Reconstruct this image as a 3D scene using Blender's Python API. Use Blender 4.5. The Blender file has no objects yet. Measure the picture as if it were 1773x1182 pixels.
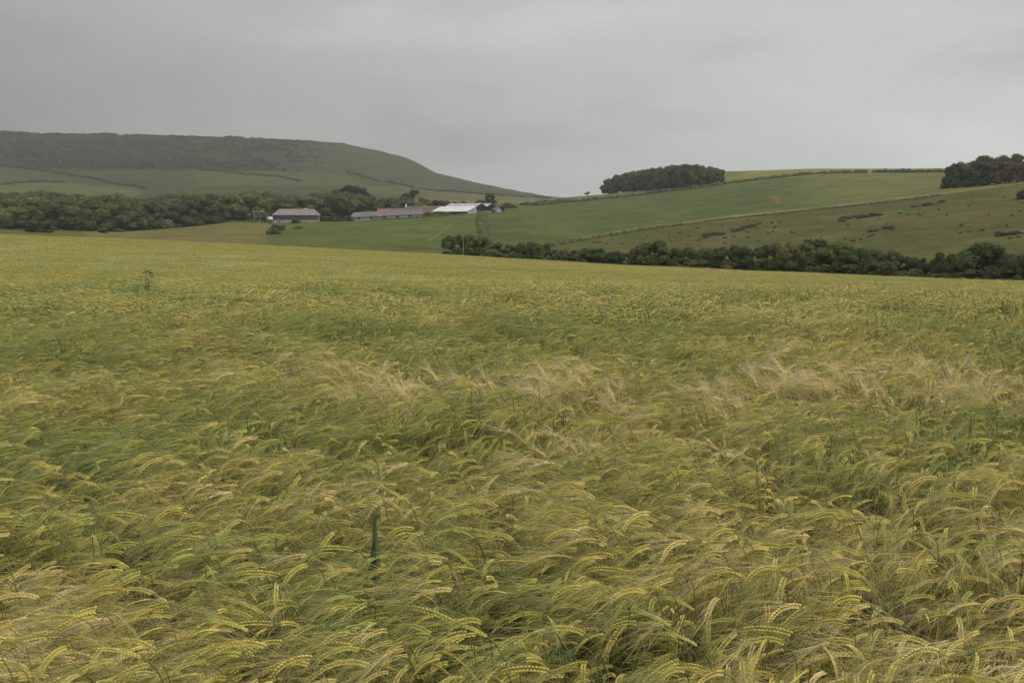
import bpy, math, random
import numpy as np
from mathutils import Vector, Matrix
R = math.radians
rng = np.random.default_rng(7)
random.seed(7)
S = bpy.context.scene
COL = S.collection

# ------------------------------------------------------------------ camera
F = 1724.0                     # focal length in photo pixels (35 mm on 36 mm)
PITCH = math.atan((591 - 372) / F)
EYE = 1.75
cam = bpy.data.cameras.new('camera')
cam.sensor_width = 36; cam.lens = 36 * F / 1773
cam.clip_start = 0.05; cam.clip_end = 40000
camo = bpy.data.objects.new('camera', cam); COL.objects.link(camo)
camo.location = (0, 0, EYE); camo.rotation_euler = (R(90) - PITCH, 0, 0)
S.camera = camo

# ------------------------------------------------------------------ world: overcast over a Nishita sky
SUN_EL, SUN_AZ = R(48), R(115)          # azimuth clockwise from +Y
W = bpy.data.worlds.new('World'); S.world = W; W.use_nodes = True
nt = W.node_tree; nt.nodes.clear()
def N(t, kind, **kw):
    n = t.nodes.new(kind)
    for k, v in kw.items(): setattr(n, k, v)
    return n
def L(t, a, b): t.links.new(a, b)
def math_node(t, op, a, b=None, c=None, clamp=False):
    n = N(t, 'ShaderNodeMath', operation=op, use_clamp=clamp)
    for i, v in enumerate((a, b, c)):
        if v is None: continue
        if isinstance(v, (int, float)): n.inputs[i].default_value = v
        else: L(t, v, n.inputs[i])
    return n.outputs[0]
def ramp(t, fac, stops, interp='LINEAR'):
    n = N(t, 'ShaderNodeValToRGB'); n.color_ramp.interpolation = interp
    e = n.color_ramp.elements
    while len(e) < len(stops): e.new(0.5)
    for i, (p, c) in enumerate(stops):
        e[i].position = p
        e[i].color = (c, c, c, 1) if isinstance(c, (int, float)) else (c[0], c[1], c[2], 1)
    L(t, fac, n.inputs[0]); return n.outputs[0]
def mixc(t, fac, a, b, blend='MIX'):
    n = N(t, 'ShaderNodeMix', data_type='RGBA', blend_type=blend)
    for sock, v in ((n.inputs[0], fac), (n.inputs[6], a), (n.inputs[7], b)):
        if isinstance(v, (int, float)): sock.default_value = v
        elif isinstance(v, tuple): sock.default_value = (v[0], v[1], v[2], 1)
        else: L(t, v, sock)
    return n.outputs[2]
sky = N(nt, 'ShaderNodeTexSky', sky_type='NISHITA', sun_disc=False)
sky.sun_elevation = SUN_EL; sky.sun_rotation = SUN_AZ
tc = N(nt, 'ShaderNodeTexCoord')
sep = N(nt, 'ShaderNodeSeparateXYZ'); L(nt, tc.outputs['Generated'], sep.inputs[0])
zc = math_node(nt, 'MAXIMUM', sep.outputs[2], 0.0)
# overcast dome: dim near the horizon, bright overhead
elev = ramp(nt, zc, [(0.0, (.55, .55, .535)), (0.05, (.50, .505, .49)), (0.11, (.515, .52, .505)), (0.17, (.55, .555, .54)), (0.22, (.56, .565, .55)), (0.40, (.85, .86, .85)), (1.0, (1.75, 1.75, 1.75))])
# left to right brightening
side = ramp(nt, math_node(nt, 'MULTIPLY_ADD', sep.outputs[0], 0.5, 0.5), [(0.0, (.47, .47, .455)), (0.27, (.51, .51, .495)), (0.45, (.88, .88, .865)), (0.62, (1.16, 1.165, 1.165)), (0.78, (1.36, 1.375, 1.40)), (1.0, (1.25, 1.27, 1.30))])
mp = N(nt, 'ShaderNodeMapping'); mp.inputs['Scale'].default_value = (1.5, 1.5, 5.5); mp.inputs['Rotation'].default_value = (0, R(7), 0)
L(nt, tc.outputs['Generated'], mp.inputs[0])
nz = N(nt, 'ShaderNodeTexNoise'); nz.inputs['Scale'].default_value = 1.7; nz.inputs['Detail'].default_value = 6; nz.inputs['Roughness'].default_value = 0.5
L(nt, mp.outputs[0], nz.inputs['Vector'])
cl = ramp(nt, nz.outputs[0], [(0.30, .82), (0.5, 1.0), (0.70, 1.16)], 'EASE')
side = mixc(nt, ramp(nt, zc, [(.06, 0.0), (.22, .62)]), side, (.98, .98, .965))
c1 = mixc(nt, 1.0, elev, side, 'MULTIPLY'); c2 = mixc(nt, 1.0, c1, cl, 'MULTIPLY')
bg_cloud = N(nt, 'ShaderNodeBackground'); L(nt, c2, bg_cloud.inputs[0]); bg_cloud.inputs[1].default_value = 1.0
bg_sky = N(nt, 'ShaderNodeBackground'); L(nt, sky.outputs[0], bg_sky.inputs[0]); bg_sky.inputs[1].default_value = 0.06
mx = N(nt, 'ShaderNodeMixShader'); mx.inputs[0].default_value = 0.94
L(nt, bg_sky.outputs[0], mx.inputs[1]); L(nt, bg_cloud.outputs[0], mx.inputs[2])
out = N(nt, 'ShaderNodeOutputWorld'); L(nt, mx.outputs[0], out.inputs[0])

sd = bpy.data.lights.new('sun', 'SUN'); sd.energy = 1.3; sd.angle = R(14); sd.color = (1.0, .96, .88)
so = bpy.data.objects.new('sun', sd); COL.objects.link(so)
sdir = Vector((math.sin(SUN_AZ) * math.cos(SUN_EL), math.cos(SUN_AZ) * math.cos(SUN_EL), math.sin(SUN_EL)))
so.rotation_euler = sdir.to_track_quat('Z', 'Y').to_euler(); so.location = (60, -40, 80)

S.view_settings.view_transform = 'Standard'; S.view_settings.look = 'None'
S.view_settings.exposure = 0.0; S.view_settings.gamma = 1.0
S.cycles.max_bounces = 6; S.cycles.transparent_max_bounces = 4; S.cycles.volume_bounces = 0
S.cycles.diffuse_bounces = 3; S.cycles.glossy_bounces = 1

# ------------------------------------------------------------------ helpers
def ratio(px, py):
    """photo pixel -> (x/y, (z-eye)/y)"""
    px = np.asarray(px, float); py = np.asarray(py, float)
    u = (px - 886.5) / F; v = (591 - py) / F
    c, s = math.cos(PITCH), math.sin(PITCH)
    d = c + v * s
    return u / d, (v * c - s) / d
def pixel(x, y, z):
    c, s = math.cos(PITCH), math.sin(PITCH)
    dz = z - EYE
    fwd = y * c - dz * s; up = y * s + dz * c
    return 886.5 + F * x / fwd, 591 - F * up / fwd

def tag(o, label=None, cat=None, group=None, kind=None):
    if label: o['label'] = label
    if cat: o['category'] = cat
    if group: o['group'] = group
    if kind: o['kind'] = kind
    return o
def empty(name, loc, rz=0.0):
    o = bpy.data.objects.new(name, None); COL.objects.link(o)
    o.location = loc; o.rotation_euler = (0, 0, rz); o.empty_display_size = .2
    return o
def link(name, me, parent=None):
    o = bpy.data.objects.new(name, me); COL.objects.link(o)
    if parent: o.parent = parent
    return o

class Geo:
    """collects triangles / quads in numpy and turns them into one mesh"""
    def __init__(s): s.v = []; s.f = []; s.m = []; s.n = 0; s.a = []
    def add(s, v, f, m=0, a=0.0):
        v = np.asarray(v, float).reshape(-1, 3); f = np.asarray(f, int)
        s.v.append(v); s.f.append(f + s.n); s.m.append(np.full(len(f), m)); s.n += len(v)
        s.a.append(np.broadcast_to(np.asarray(a, float), (len(v),)).copy())
        return s
    def box(s, lo, hi, m=0):
        x0, y0, z0 = lo; x1, y1, z1 = hi
        v = [(x0,y0,z0),(x1,y0,z0),(x1,y1,z0),(x0,y1,z0),(x0,y0,z1),(x1,y0,z1),(x1,y1,z1),(x0,y1,z1)]
        return s.add(v, [(0,3,2,1),(4,5,6,7),(0,1,5,4),(1,2,6,5),(2,3,7,6),(3,0,4,7)], m)
    def tube(s, pts, rad, n=6, m=0, a=0.0):
        pts = np.asarray(pts, float); k = len(pts); rad = np.broadcast_to(np.asarray(rad, float), (k,))
        t = np.gradient(pts, axis=0); t /= np.linalg.norm(t, axis=1)[:, None] + 1e-9
        ref = np.where(np.abs(t[:, 2:3]) > .9, np.array([[1., 0, 0]]), np.array([[0., 0, 1]]))
        b = np.cross(t, ref); b /= np.linalg.norm(b, axis=1)[:, None] + 1e-9
        c = np.cross(t, b)
        an = np.linspace(0, 2 * np.pi, n, endpoint=False)
        v = pts[:, None] + rad[:, None, None] * (np.cos(an)[None, :, None] * b[:, None] + np.sin(an)[None, :, None] * c[:, None])
        f = []
        for i in range(k - 1):
            for j in range(n): f.append((i*n+j, i*n+(j+1)%n, (i+1)*n+(j+1)%n, (i+1)*n+j))
        f = np.array(f)
        s.add(v.reshape(-1, 3), f, m, a)
        s.add(v[-1], [tuple(range(n))][:1] if n == 4 else [(0, j, j+1, j+1) for j in range(1, n-1)], m, a)
        return s
    def mesh(s, name, mats, smooth=False, attr=None):
        v = np.concatenate(s.v); me = bpy.data.meshes.new(name)
        # tris stored as quads with repeated last index are converted
        loops = []; sizes = []; mi = []
        for f, m in zip(s.f, s.m):
            if f.shape[1] == 4:
                tri = f[:, 2] == f[:, 3]
                if tri.all(): f = f[:, :3]
                elif tri.any():
                    a, b = f[~tri], f[tri][:, :3]
                    loops += [a.ravel(), b.ravel()]; sizes += [np.full(len(a), 4), np.full(len(b), 3)]; mi += [m[~tri], m[tri]]
                    continue
            loops.append(f.ravel()); sizes.append(np.full(len(f), f.shape[1])); mi.append(m)
        loops = np.concatenate(loops); sizes = np.concatenate(sizes); mi = np.concatenate(mi)
        me.vertices.add(len(v)); me.vertices.foreach_set('co', v.astype(np.float32).ravel())
        me.loops.add(len(loops)); me.loops.foreach_set('vertex_index', loops.astype(np.int32))
        me.polygons.add(len(sizes))
        st = np.concatenate([[0], np.cumsum(sizes)[:-1]])
        me.polygons.foreach_set('loop_start', st.astype(np.int32))
        me.polygons.foreach_set('material_index', mi.astype(np.int32))
        me.polygons.foreach_set('use_smooth', np.full(len(sizes), smooth))
        if attr:
            at = me.attributes.new(attr, 'FLOAT', 'POINT'); at.data.foreach_set('value', np.concatenate(s.a).astype(np.float32))
        for m in (mats if isinstance(mats, (list, tuple)) else [mats]): me.materials.append(m)
        me.update(calc_edges=True)
        return me

# ------------------------------------------------------------------ materials
def new_mat(name):
    m = bpy.data.materials.new(name); m.use_nodes = True
    t = m.node_tree; p = t.nodes['Principled BSDF']; p.inputs['Roughness'].default_value = .8
    p.inputs['Specular IOR Level'].default_value = .2
    return m, t, p
def simple(name, c1, c2=None, scale=1.0, rough=.8, bump=0.0, stretch=(1, 1, 1), spec=.2):
    m, t, p = new_mat(name); c2 = c2 or tuple(x * .75 for x in c1)
    tcn = N(t, 'ShaderNodeTexCoord'); mpn = N(t, 'ShaderNodeMapping'); mpn.inputs['Scale'].default_value = stretch
    L(t, tcn.outputs['Object'], mpn.inputs[0])
    n = N(t, 'ShaderNodeTexNoise'); n.inputs['Scale'].default_value = scale; n.inputs['Detail'].default_value = 6
    L(t, mpn.outputs[0], n.inputs['Vector'])
    L(t, ramp(t, n.outputs[0], [(.35, c2), (.65, c1)]), p.inputs['Base Color'])
    p.inputs['Roughness'].default_value = rough; p.inputs['Specular IOR Level'].default_value = spec
    if bump:
        b = N(t, 'ShaderNodeBump'); b.inputs['Strength'].default_value = bump; L(t, n.outputs[0], b.inputs['Height']); L(t, b.outputs[0], p.inputs['Normal'])
    return m
def foliage(name, lo, hi, scale=.6, tint=None, rnd=.35):
    """leaf material: clump noise, per-tree variation, a little light through the leaves"""
    m, t, p = new_mat(name)
    g = N(t, 'ShaderNodeNewGeometry')
    n = N(t, 'ShaderNodeTexNoise'); n.inputs['Scale'].default_value = scale; n.inputs['Detail'].default_value = 4
    L(t, g.outputs['Position'], n.inputs['Vector'])
    c = ramp(t, n.outputs[0], [(.3, lo), (.7, hi)])
    oi = N(t, 'ShaderNodeObjectInfo')
    k = math_node(t, 'MULTIPLY_ADD', oi.outputs['Random'], rnd * 2, 1 - rnd)
    hs = N(t, 'ShaderNodeHueSaturation')
    L(t, math_node(t, 'MULTIPLY_ADD', oi.outputs['Random'], -.035, .517), hs.inputs['Hue'])
    L(t, k, hs.inputs['Value']); L(t, c, hs.inputs['Color'])
    col = hs.outputs[0]
    if tint:
        a = N(t, 'ShaderNodeAttribute'); a.attribute_name = 'tone'
        col = mixc(t, a.outputs['Fac'], col, tint)
    L(t, col, p.inputs['Base Color'])
    tr = N(t, 'ShaderNodeBsdfTranslucent'); L(t, col, tr.inputs[0])
    ms = N(t, 'ShaderNodeMixShader'); ms.inputs[0].default_value = .25
    L(t, p.outputs[0], ms.inputs[1]); L(t, tr.outputs[0], ms.inputs[2])
    L(t, ms.outputs[0], t.nodes['Material Output'].inputs[0])
    return m

def barley_mat(name, green, yellow, straw, trans=.3, fine=60):
    """crop colour: plant tone (vertex), patch ripeness (instance) and world noise"""
    m, t, p = new_mat(name)
    a = N(t, 'ShaderNodeAttribute'); a.attribute_name = 'tone'
    g = N(t, 'ShaderNodeNewGeometry')
    n = N(t, 'ShaderNodeTexNoise'); n.inputs['Scale'].default_value = 1.1; n.inputs['Detail'].default_value = 5
    mpn = N(t, 'ShaderNodeMapping'); mpn.inputs['Scale'].default_value = (.55, 1, 1); L(t, g.outputs['Position'], mpn.inputs[0]); L(t, mpn.outputs[0], n.inputs['Vector'])
    ai = N(t, 'ShaderNodeAttribute'); ai.attribute_type = 'INSTANCER'; ai.attribute_name = 'ripe'
    k = math_node(t, 'ADD', math_node(t, 'MULTIPLY', a.outputs['Fac'], .55), math_node(t, 'MULTIPLY_ADD', n.outputs[0], 1.5, -.60))
    k = math_node(t, 'ADD', k, math_node(t, 'MULTIPLY', ai.outputs['Fac'], .5))
    mp3 = N(t, 'ShaderNodeMapping'); mp3.inputs['Scale'].default_value = (.018, .11, .1); mp3.inputs['Rotation'].default_value = (0, 0, R(4)); L(t, g.outputs['Position'], mp3.inputs[0])
    n3 = N(t, 'ShaderNodeTexNoise'); n3.inputs['Scale'].default_value = 1.0; n3.inputs['Detail'].default_value = 5; L(t, mp3.outputs[0], n3.inputs['Vector'])
    k = math_node(t, 'ADD', k, math_node(t, 'MULTIPLY_ADD', n3.outputs[0], .8, -.44))
    c = ramp(t, k, [(.05, green), (.5, yellow), (1.0, straw)])
    n2 = N(t, 'ShaderNodeTexNoise'); n2.inputs['Scale'].default_value = fine; L(t, g.outputs['Position'], n2.inputs['Vector'])
    c = mixc(t, 1.0, c, ramp(t, n2.outputs[0], [(.3, .78), (.7, 1.22)]), 'MULTIPLY')
    L(t, c, p.inputs['Base Color']); p.inputs['Roughness'].default_value = .55; p.inputs['Specular IOR Level'].default_value = .35
    tr = N(t, 'ShaderNodeBsdfTranslucent'); L(t, c, tr.inputs[0])
    ms = N(t, 'ShaderNodeMixShader'); ms.inputs[0].default_value = trans
    L(t, p.outputs[0], ms.inputs[1]); L(t, tr.outputs[0], ms.inputs[2])
    L(t, ms.outputs[0], t.nodes['Material Output'].inputs[0])
    return m
M_EAR = barley_mat('barley_ear', (.41, .40, .080), (.63, .515, .115), (.78, .61, .28), .15)
M_AWN = barley_mat('barley_awn', (.25, .28, .092), (.40, .355, .12), (.84, .70, .44), .35)
M_STEM = barley_mat('barley_stem', (.085, .13, .042), (.22, .20, .06), (.55, .34, .12), .15)
M_LEAF = barley_mat('barley_leaf', (.07, .125, .055), (.20, .19, .06), (.66, .44, .20), .35)

# ------------------------------------------------------------------ terrain
EXT = [-1500, -600]
def ctl(pts, dep, off=0.0):
    """control line: photo points of the surface, its distances, height offset"""
    px = np.array([p[0] for p in pts], float); py = np.array([p[1] for p in pts], float)
    s, e = ratio(px, py)
    D = np.interp(px, [d[0] for d in dep], [d[1] for d in dep])
    return s, D, EYE + e * D - off
CROP = .75
edge_pts = [(-1500,380),(-600,392),(0,405),(200,412),(400,421),(600,431),(770,440),(960,451),(1090,459),(1300,468),(1500,476),(1640,482),(1773,486),(2300,500),(3200,520)]
edge_dep = [(-1500,150),(0,150),(400,190),(800,230),(1100,200),(1400,165),(1773,135),(3200,110)]
lines = [
  ctl([(-1500,516),(3200,516)], [(0,12)], CROP),
  ctl([(-1500,497),(0,498),(900,504),(1773,512),(3200,516)], [(0,14.2),(1773,13.6)], CROP),
  ctl([(-1500,470),(0,489),(600,497),(1200,503),(1773,508),(3200,520)], [(0,50)], CROP),
  ctl(edge_pts, edge_dep, CROP),
  ctl([(p[0], p[1]+2) for p in edge_pts], [(d[0], d[1]+14) for d in edge_dep], .75),
  ctl([(-1500,385),(-600,392),(0,400),(100,404),(200,410),(330,416),(470,420),(770,436),(1000,446),(1100,452),(1300,460),(1500,468),(1773,476),(3200,500)],
      [(-1500,380),(0,400),(300,360),(800,330),(1100,290),(1400,235),(1773,195),(3200,180)]),
  ctl([(-1500,370),(-600,385),(0,395),(120,399),(200,400),(290,394),(400,386),(480,386),(610,382),(740,375),(830,369),(900,374),(1000,406),(1240,379),(1500,351),(1773,316),(2300,270),(3200,220)],
      [(-1500,520),(0,520),(300,540),(830,560),(900,500),(1000,420),(1240,410),(1773,420),(3200,430)]),
  ctl([(-1500,350),(0,364),(300,364),(600,362),(760,359),(880,352),(960,351),(1000,349),(1100,340),(1200,325),(1300,313),(1400,303),(1500,299),(1630,297),(1773,291),(2300,270),(3200,250)],
      [(-1500,760),(600,760),(880,740),(1000,720),(3200,700)]),
  ctl([(-1500,340),(0,352),(300,350),(600,348),(760,348),(880,346),(960,344),(1050,336),(1150,322),(1254,296),(1400,292.5),(1630,291.5),(1773,287),(2300,262),(3200,240)],
      [(-1500,1000),(600,1000),(880,940),(1000,900),(3200,880)]),
  ctl([(-1500,300),(-600,310),(0,325),(200,330),(400,331),(600,333),(760,342),(880,345),(960,346),(1100,350),(1300,330),(1773,320),(3200,300)],
      [(-1500,1250),(0,1300),(3200,1300)]),
  ctl([(-1500,270),(-600,280),(0,289),(200,296),(400,296),(560,300),(640,310),(760,327),(850,335),(900,339),(960,344),(1100,352),(3200,350)],
      [(-1500,1550),(0,1600),(3200,1600)]),
  ctl([(-1500,216),(-600,219),(0,227),(100,230),(200,232.5),(300,235),(430,238),(520,241),(600,249),(650,258),(700,270),(725,282),(750,298),(800,309),(880,329),(930,338),(965,342.5),(1000,346),(1100,352),(3200,352)],
      [(-1500,2050),(0,2100),(600,2150),(960,2300),(3200,2300)]),
  ctl([(-1500,300),(600,330),(1100,365),(3200,365)], [(0,3300)]),
  ctl([(-1500,365),(3200,365)], [(0,12000)]),
]
scol = np.concatenate([np.linspace(-1.35, -.60, 40, endpoint=False), np.linspace(-.60, .60, 820), np.linspace(.60, 1.35, 41)[1:]])
drow = np.concatenate([np.linspace(12, 20, 24, endpoint=False), np.linspace(20, 60, 40, endpoint=False), np.linspace(60, 125, 40, endpoint=False),
                       np.linspace(125, 300, 130, endpoint=False), np.linspace(300, 960, 380, endpoint=False), np.linspace(960, 2420, 250, endpoint=False),
                       np.geomspace(2420, 12000, 24)])
CD = np.array([np.interp(scol, s, D) for s, D, z in lines]); CZ = np.array([np.interp(scol, s, z) for s, D, z in lines])
CZ[0] = 0.0
TZ = np.empty((len(drow), len(scol)))
for j in range(len(scol)): TZ[:, j] = np.interp(drow, CD[:, j], CZ[:, j])
def smooth1(a, n, ax):
    for _ in range(n):
        b = a.copy(); sl = [slice(None)] * 2; s0 = [slice(None)] * 2; s2 = [slice(None)] * 2
        sl[ax] = slice(1, -1); s0[ax] = slice(None, -2); s2[ax] = slice(2, None)
        b[tuple(sl)] = .25 * a[tuple(s0)] + .5 * a[tuple(sl)] + .25 * a[tuple(s2)]; a = b
    return a
T2 = smooth1(TZ, 14, 1); T3 = smooth1(T2, 22, 0)
blend = np.clip((drow - 250) / 60, 0, 1)[:, None] * np.clip((2400 - drow) / 100, 0, 1)[:, None]
TZ = T2 * (1 - blend) + T3 * blend
# small natural unevenness far away
def vnoise(x, y, seed=0):
    xi = np.floor(x).astype(int); yi = np.floor(y).astype(int); fx = x - xi; fy = y - yi
    fx = fx * fx * (3 - 2 * fx); fy = fy * fy * (3 - 2 * fy)
    def h(a, b):
        n = (a * 374761393 + b * 668265263 + seed * 974634777) & 0x7fffffff
        n = ((n ^ (n >> 13)) * 1274126177) & 0x7fffffff
        return ((n ^ (n >> 16)) & 0xffff) / 65535.0
    return (h(xi, yi) * (1-fx) + h(xi+1, yi) * fx) * (1-fy) + (h(xi, yi+1) * (1-fx) + h(xi+1, yi+1) * fx) * fy
def fbm(x, y, seed=0, oct=4):
    r = 0; a = .5
    for i in range(oct): r = r + a * vnoise(x * 2**i, y * 2**i, seed + i); a *= .5
    return r / (1 - .5**oct)
DD, SS = np.meshgrid(drow, scol, indexing='ij')
XX = SS * DD
amp = np.clip((DD - 260) / 300, 0, 1) * .5 + np.clip((DD - 1100) / 600, 0, 1) * 4.0
TZ = TZ + (fbm(XX / 45, DD / 45, 3) - .5) * 2 * amp
def h(x, y):
    """ground height at world x, y"""
    x = np.asarray(x, float); y = np.asarray(y, float)
    yy = np.clip(y, 12, 11999); s = np.clip(x / yy, scol[0], scol[-1] - 1e-6)
    i = np.clip(np.searchsorted(drow, yy, side='right') - 1, 0, len(drow) - 2); j = np.clip(np.searchsorted(scol, s, side='right') - 1, 0, len(scol) - 2)
    a = (yy - drow[i]) / (drow[i+1] - drow[i]); b = (s - scol[j]) / (scol[j+1] - scol[j])
    z = (TZ[i, j] * (1-b) + TZ[i, j+1] * b) * (1-a) + (TZ[i+1, j] * (1-b) + TZ[i+1, j+1] * b) * a
    return np.where(y < 12, 0.0, z)
def hit(px, py, dmin=250.0, dmax=6000.0):
    """first place beyond dmin where the sight line of a photo pixel meets the ground"""
    s, e = ratio(px, py); d = np.concatenate([np.arange(dmin, 1200, 1.0), np.arange(1200, dmax, 5.0)])
    z = h(s * d, d); k = np.nonzero(z >= EYE + e * d)[0]
    D = d[k[0]] if len(k) else d[np.argmax((z - EYE) / d - e)]
    return Vector((float(s * D), float(D), float(h(s * D, D))))
def at(px, D, py=380):
    s, _ = ratio(px, py); return Vector((float(s * D), float(D), float(h(s * D, D))))
s_e, D_e, _ = lines[3]
def edge(s): return np.interp(s, s_e, D_e)

PX, PY = pixel(XX, DD, TZ)
wob = np.clip((DD - 300) / 300, 0, 1)
PX = PX + (fbm(XX / 25, DD / 25, 91) - .5) * 16 * wob; PY = PY + (fbm(XX / 40, DD / 40, 92) - .5) * 2.2 * wob
G_GRASS = (.095, .118, .036); G_PALE = (.150, .150, .056); G_TAN = (.21, .195, .095); G_ROUGH = (.088, .096, .032)
Cc = np.empty(TZ.shape + (3,)); Cc[:] = G_GRASS
def paint(mask, c, k=1.0):
    mm = np.clip(mask.astype(float) * k, 0, 1)[..., None]; Cc[:] = Cc * (1 - mm) + np.array(c) * mm
def below(pts):           # True where the vertex lies below the line in the photograph, i.e. downhill of it
    return PY > np.interp(PX, [p[0] for p in pts], [p[1] for p in pts])
far = DD > 1050
E = edge(SS)
paint(DD < E, (.07, .062, .03))
# verge strip just behind the barley
paint((DD >= E) & (DD < E + 16), (.085, .105, .035))
mid = (DD >= E) & ~far
line1 = [(-900,900),(900,900),(958,424),(1000,415),(1100,398),(1240,380),(1380,365),(1500,353),(1630,337),(1773,317),(2400,250)]
line2 = [(-900,380),(880,356),(910,354),(1000,349),(1100,339),(1200,326),(1300,315),(1400,304),(1500,299.5),(1630,297.5),(1773,292),(2400,270)]
paint(mid & (PX < 465 + 8 * np.sin(PY)) & (PX > 150), (.155, .145, .058), .9)
paint(mid & (PX > 470) & (PX < 960) & ~below(line2) == False, G_GRASS) if False else None
rp = mid & (PX > 840) & below(line2) & ~below(line1)
paint(rp, (.088, .112, .038))
paint(rp, (.128, .135, .052), 1.0 * 1) if False else None
kk = np.clip((PX - 1330 - (PY - 300) * 1.2) / 90, 0, 1) * rp
Cc = Cc * (1 - kk[..., None]) + np.array((.130, .138, .055)) * kk[..., None]
paint(mid & (PX > 1000) & ~below(line2), (.150, .165, .060))
paint(mid & (PX > 1254) & ~below(line2) & (PX > 1288), (.19, .20, .068))
low = mid & (PX > 940) & below(line1)
paint(low, G_ROUGH)
bn = np.clip((fbm(XX / 16, DD / 30, 11, 5) - .50) * 5, 0, 1) * low * np.clip((PX - 1000) / 150, 0, 1)
Cc = Cc * (1 - .55 * bn[..., None]) + np.array((.135, .105, .055)) * .55 * bn[..., None]
# pale verge that runs along the top of the rough slope
l1y = np.interp(PX, [p[0] for p in line1], [p[1] for p in line1])
paint(mid & (PX > 1000) & (PY > l1y - 3.6) & (PY < l1y + .3), (.165, .17, .085))
# bare red earth scrape
paint(mid & (np.abs(PX - (1343 + (PY - 346) * .75)) < 4.5) & (np.abs(PY - 346) < 6.5), (.19, .12, .07))
# curving farm track mark on the upper field
paint(mid & (np.abs(PX - (1345 + (PY - 318) * 2.2 + (PY - 318)**2 * .04)) < 5) & (PY > 316) & (PY < 345), (.11, .12, .045), .6)
# far hill and its fields
paint(far, (.058, .066, .032))
paint(far, (.098, .108, .048), 1.0 * np.clip((PX - 480) / 160, 0, .9)) if False else None
kf = (np.clip((PX - 470 + (PY - 250) * .8) / 150, 0, .9) * far)[..., None]; Cc = Cc * (1 - kf) + np.array((.105, .112, .050)) * kf
wl = [(-900,290),(0,290),(100,297),(340,294),(560,300),(640,318),(700,330),(1100,345)]
lower = far & below(wl)
paint(lower & (PX < 620), (.082, .100, .040))
paint(lower & (PX > 340) & (PX < 620) & (PY > 294 + (PX-340)*.01) & (PY < 322), (.125, .145, .06))
paint(far & (PX < 120) & below([(-900,288),(0,292),(120,305)]) & ~below([(-900,322),(0,320),(60,316),(120,312)]), (.10, .12, .045))
paint(far & (PX < 240) & below([(-900,330),(0,320),(60,315),(240,325)]), (.175, .165, .08))
paint(far & (PX > 735) & (PX < 975) & below([(735,329),(800,334),(900,340),(975,343)]), (.20, .175, .09))
paint((DD > 700) & (PX > 600) & (PX < 760) & (PY > 322) & (PY < 336), (.15, .155, .075))
paint((DD > 600) & (DD <= 1050) & (PX > 700) & (PX < 960) & (PY < 352), (.16, .15, .08))
for ch in range(3): Cc[..., ch] = smooth1(smooth1(Cc[..., ch], 2, 1), 2, 0)
tex = fbm(XX / 9, DD / 9, 5, 5)
Cc *= (.66 + .68 * tex)[..., None]
Cc *= np.where((DD > E)[..., None], np.array([.71, .69, .50]), 1.0)
mean_far = np.array((.042, .047, .021)); Cc = np.where(far[..., None], mean_far + (Cc * np.array([.60, .66, .58]) - mean_far) * .9, Cc)

mg, tg, pg = new_mat('ground_cover')
va = N(tg, 'ShaderNodeVertexColor'); va.layer_name = 'Col'
gg = N(tg, 'ShaderNodeNewGeometry')
n1 = N(tg, 'ShaderNodeTexNoise'); n1.inputs['Scale'].default_value = .35; n1.inputs['Detail'].default_value = 8; n1.inputs['Roughness'].default_value = .65
L(tg, gg.outputs['Position'], n1.inputs['Vector'])
n2 = N(tg, 'ShaderNodeTexNoise'); n2.inputs['Scale'].default_value = .03; n2.inputs['Detail'].default_value = 4
L(tg, gg.outputs['Position'], n2.inputs['Vector'])
cc = mixc(tg, 1.0, va.outputs[0], ramp(tg, n1.outputs[0], [(.3, .72), (.7, 1.28)]), 'MULTIPLY')
cc = mixc(tg, 1.0, cc, ramp(tg, n2.outputs[0], [(.3, (.88, .86, .9)), (.7, (1.13, 1.12, 1.1))]), 'MULTIPLY')
L(tg, cc, pg.inputs['Base Color']); pg.inputs['Roughness'].default_value = .95; pg.inputs['Specular IOR Level'].default_value = .05
bp = N(tg, 'ShaderNodeBump'); bp.inputs['Strength'].default_value = .6; bp.inputs['Distance'].default_value = .4
L(tg, n1.outputs[0], bp.inputs['Height']); L(tg, bp.outputs[0], pg.inputs['Normal'])
M_GROUND = mg

nr, nc = TZ.shape
idx = np.arange(nr * nc).reshape(nr, nc)
Q = np.stack([idx[:-1, :-1], idx[:-1, 1:], idx[1:, 1:], idx[1:, :-1]], -1)
Vt = np.stack([XX, DD, TZ], -1).reshape(-1, 3); Ct = Cc.reshape(-1, 3)
qD = .5 * (DD[:-1, :-1] + DD[1:, 1:]); qS = .5 * (SS[:-1, :-1] + SS[1:, 1:]); qE = edge(qS)
sL9 = np.interp(qS, lines[8][0], lines[8][1])
def sheet(name, mask, label=None):
    q = Q[mask]; used, inv = np.unique(q.ravel(), return_inverse=True)
    g = Geo(); g.add(Vt[used], inv.reshape(-1, 4)); me = g.mesh(name, M_GROUND, smooth=True)
    ca = me.color_attributes.new('Col', 'FLOAT_COLOR', 'POINT')
    ca.data.foreach_set('color', np.concatenate([Ct[used], np.ones((len(used), 1))], 1).astype(np.float32).ravel())
    tag(link(name, me), kind='structure'); return me
m_field = qD < qE
m_hill = (qD > 1050)
m_right = (~m_field) & (~m_hill) & (qS > .035)
m_left = ~(m_field | m_hill | m_right)
sheet('field_ground', m_field); sheet('hill', m_hill); sheet('hillside', m_right); sheet('valley_ground', m_left)
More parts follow.
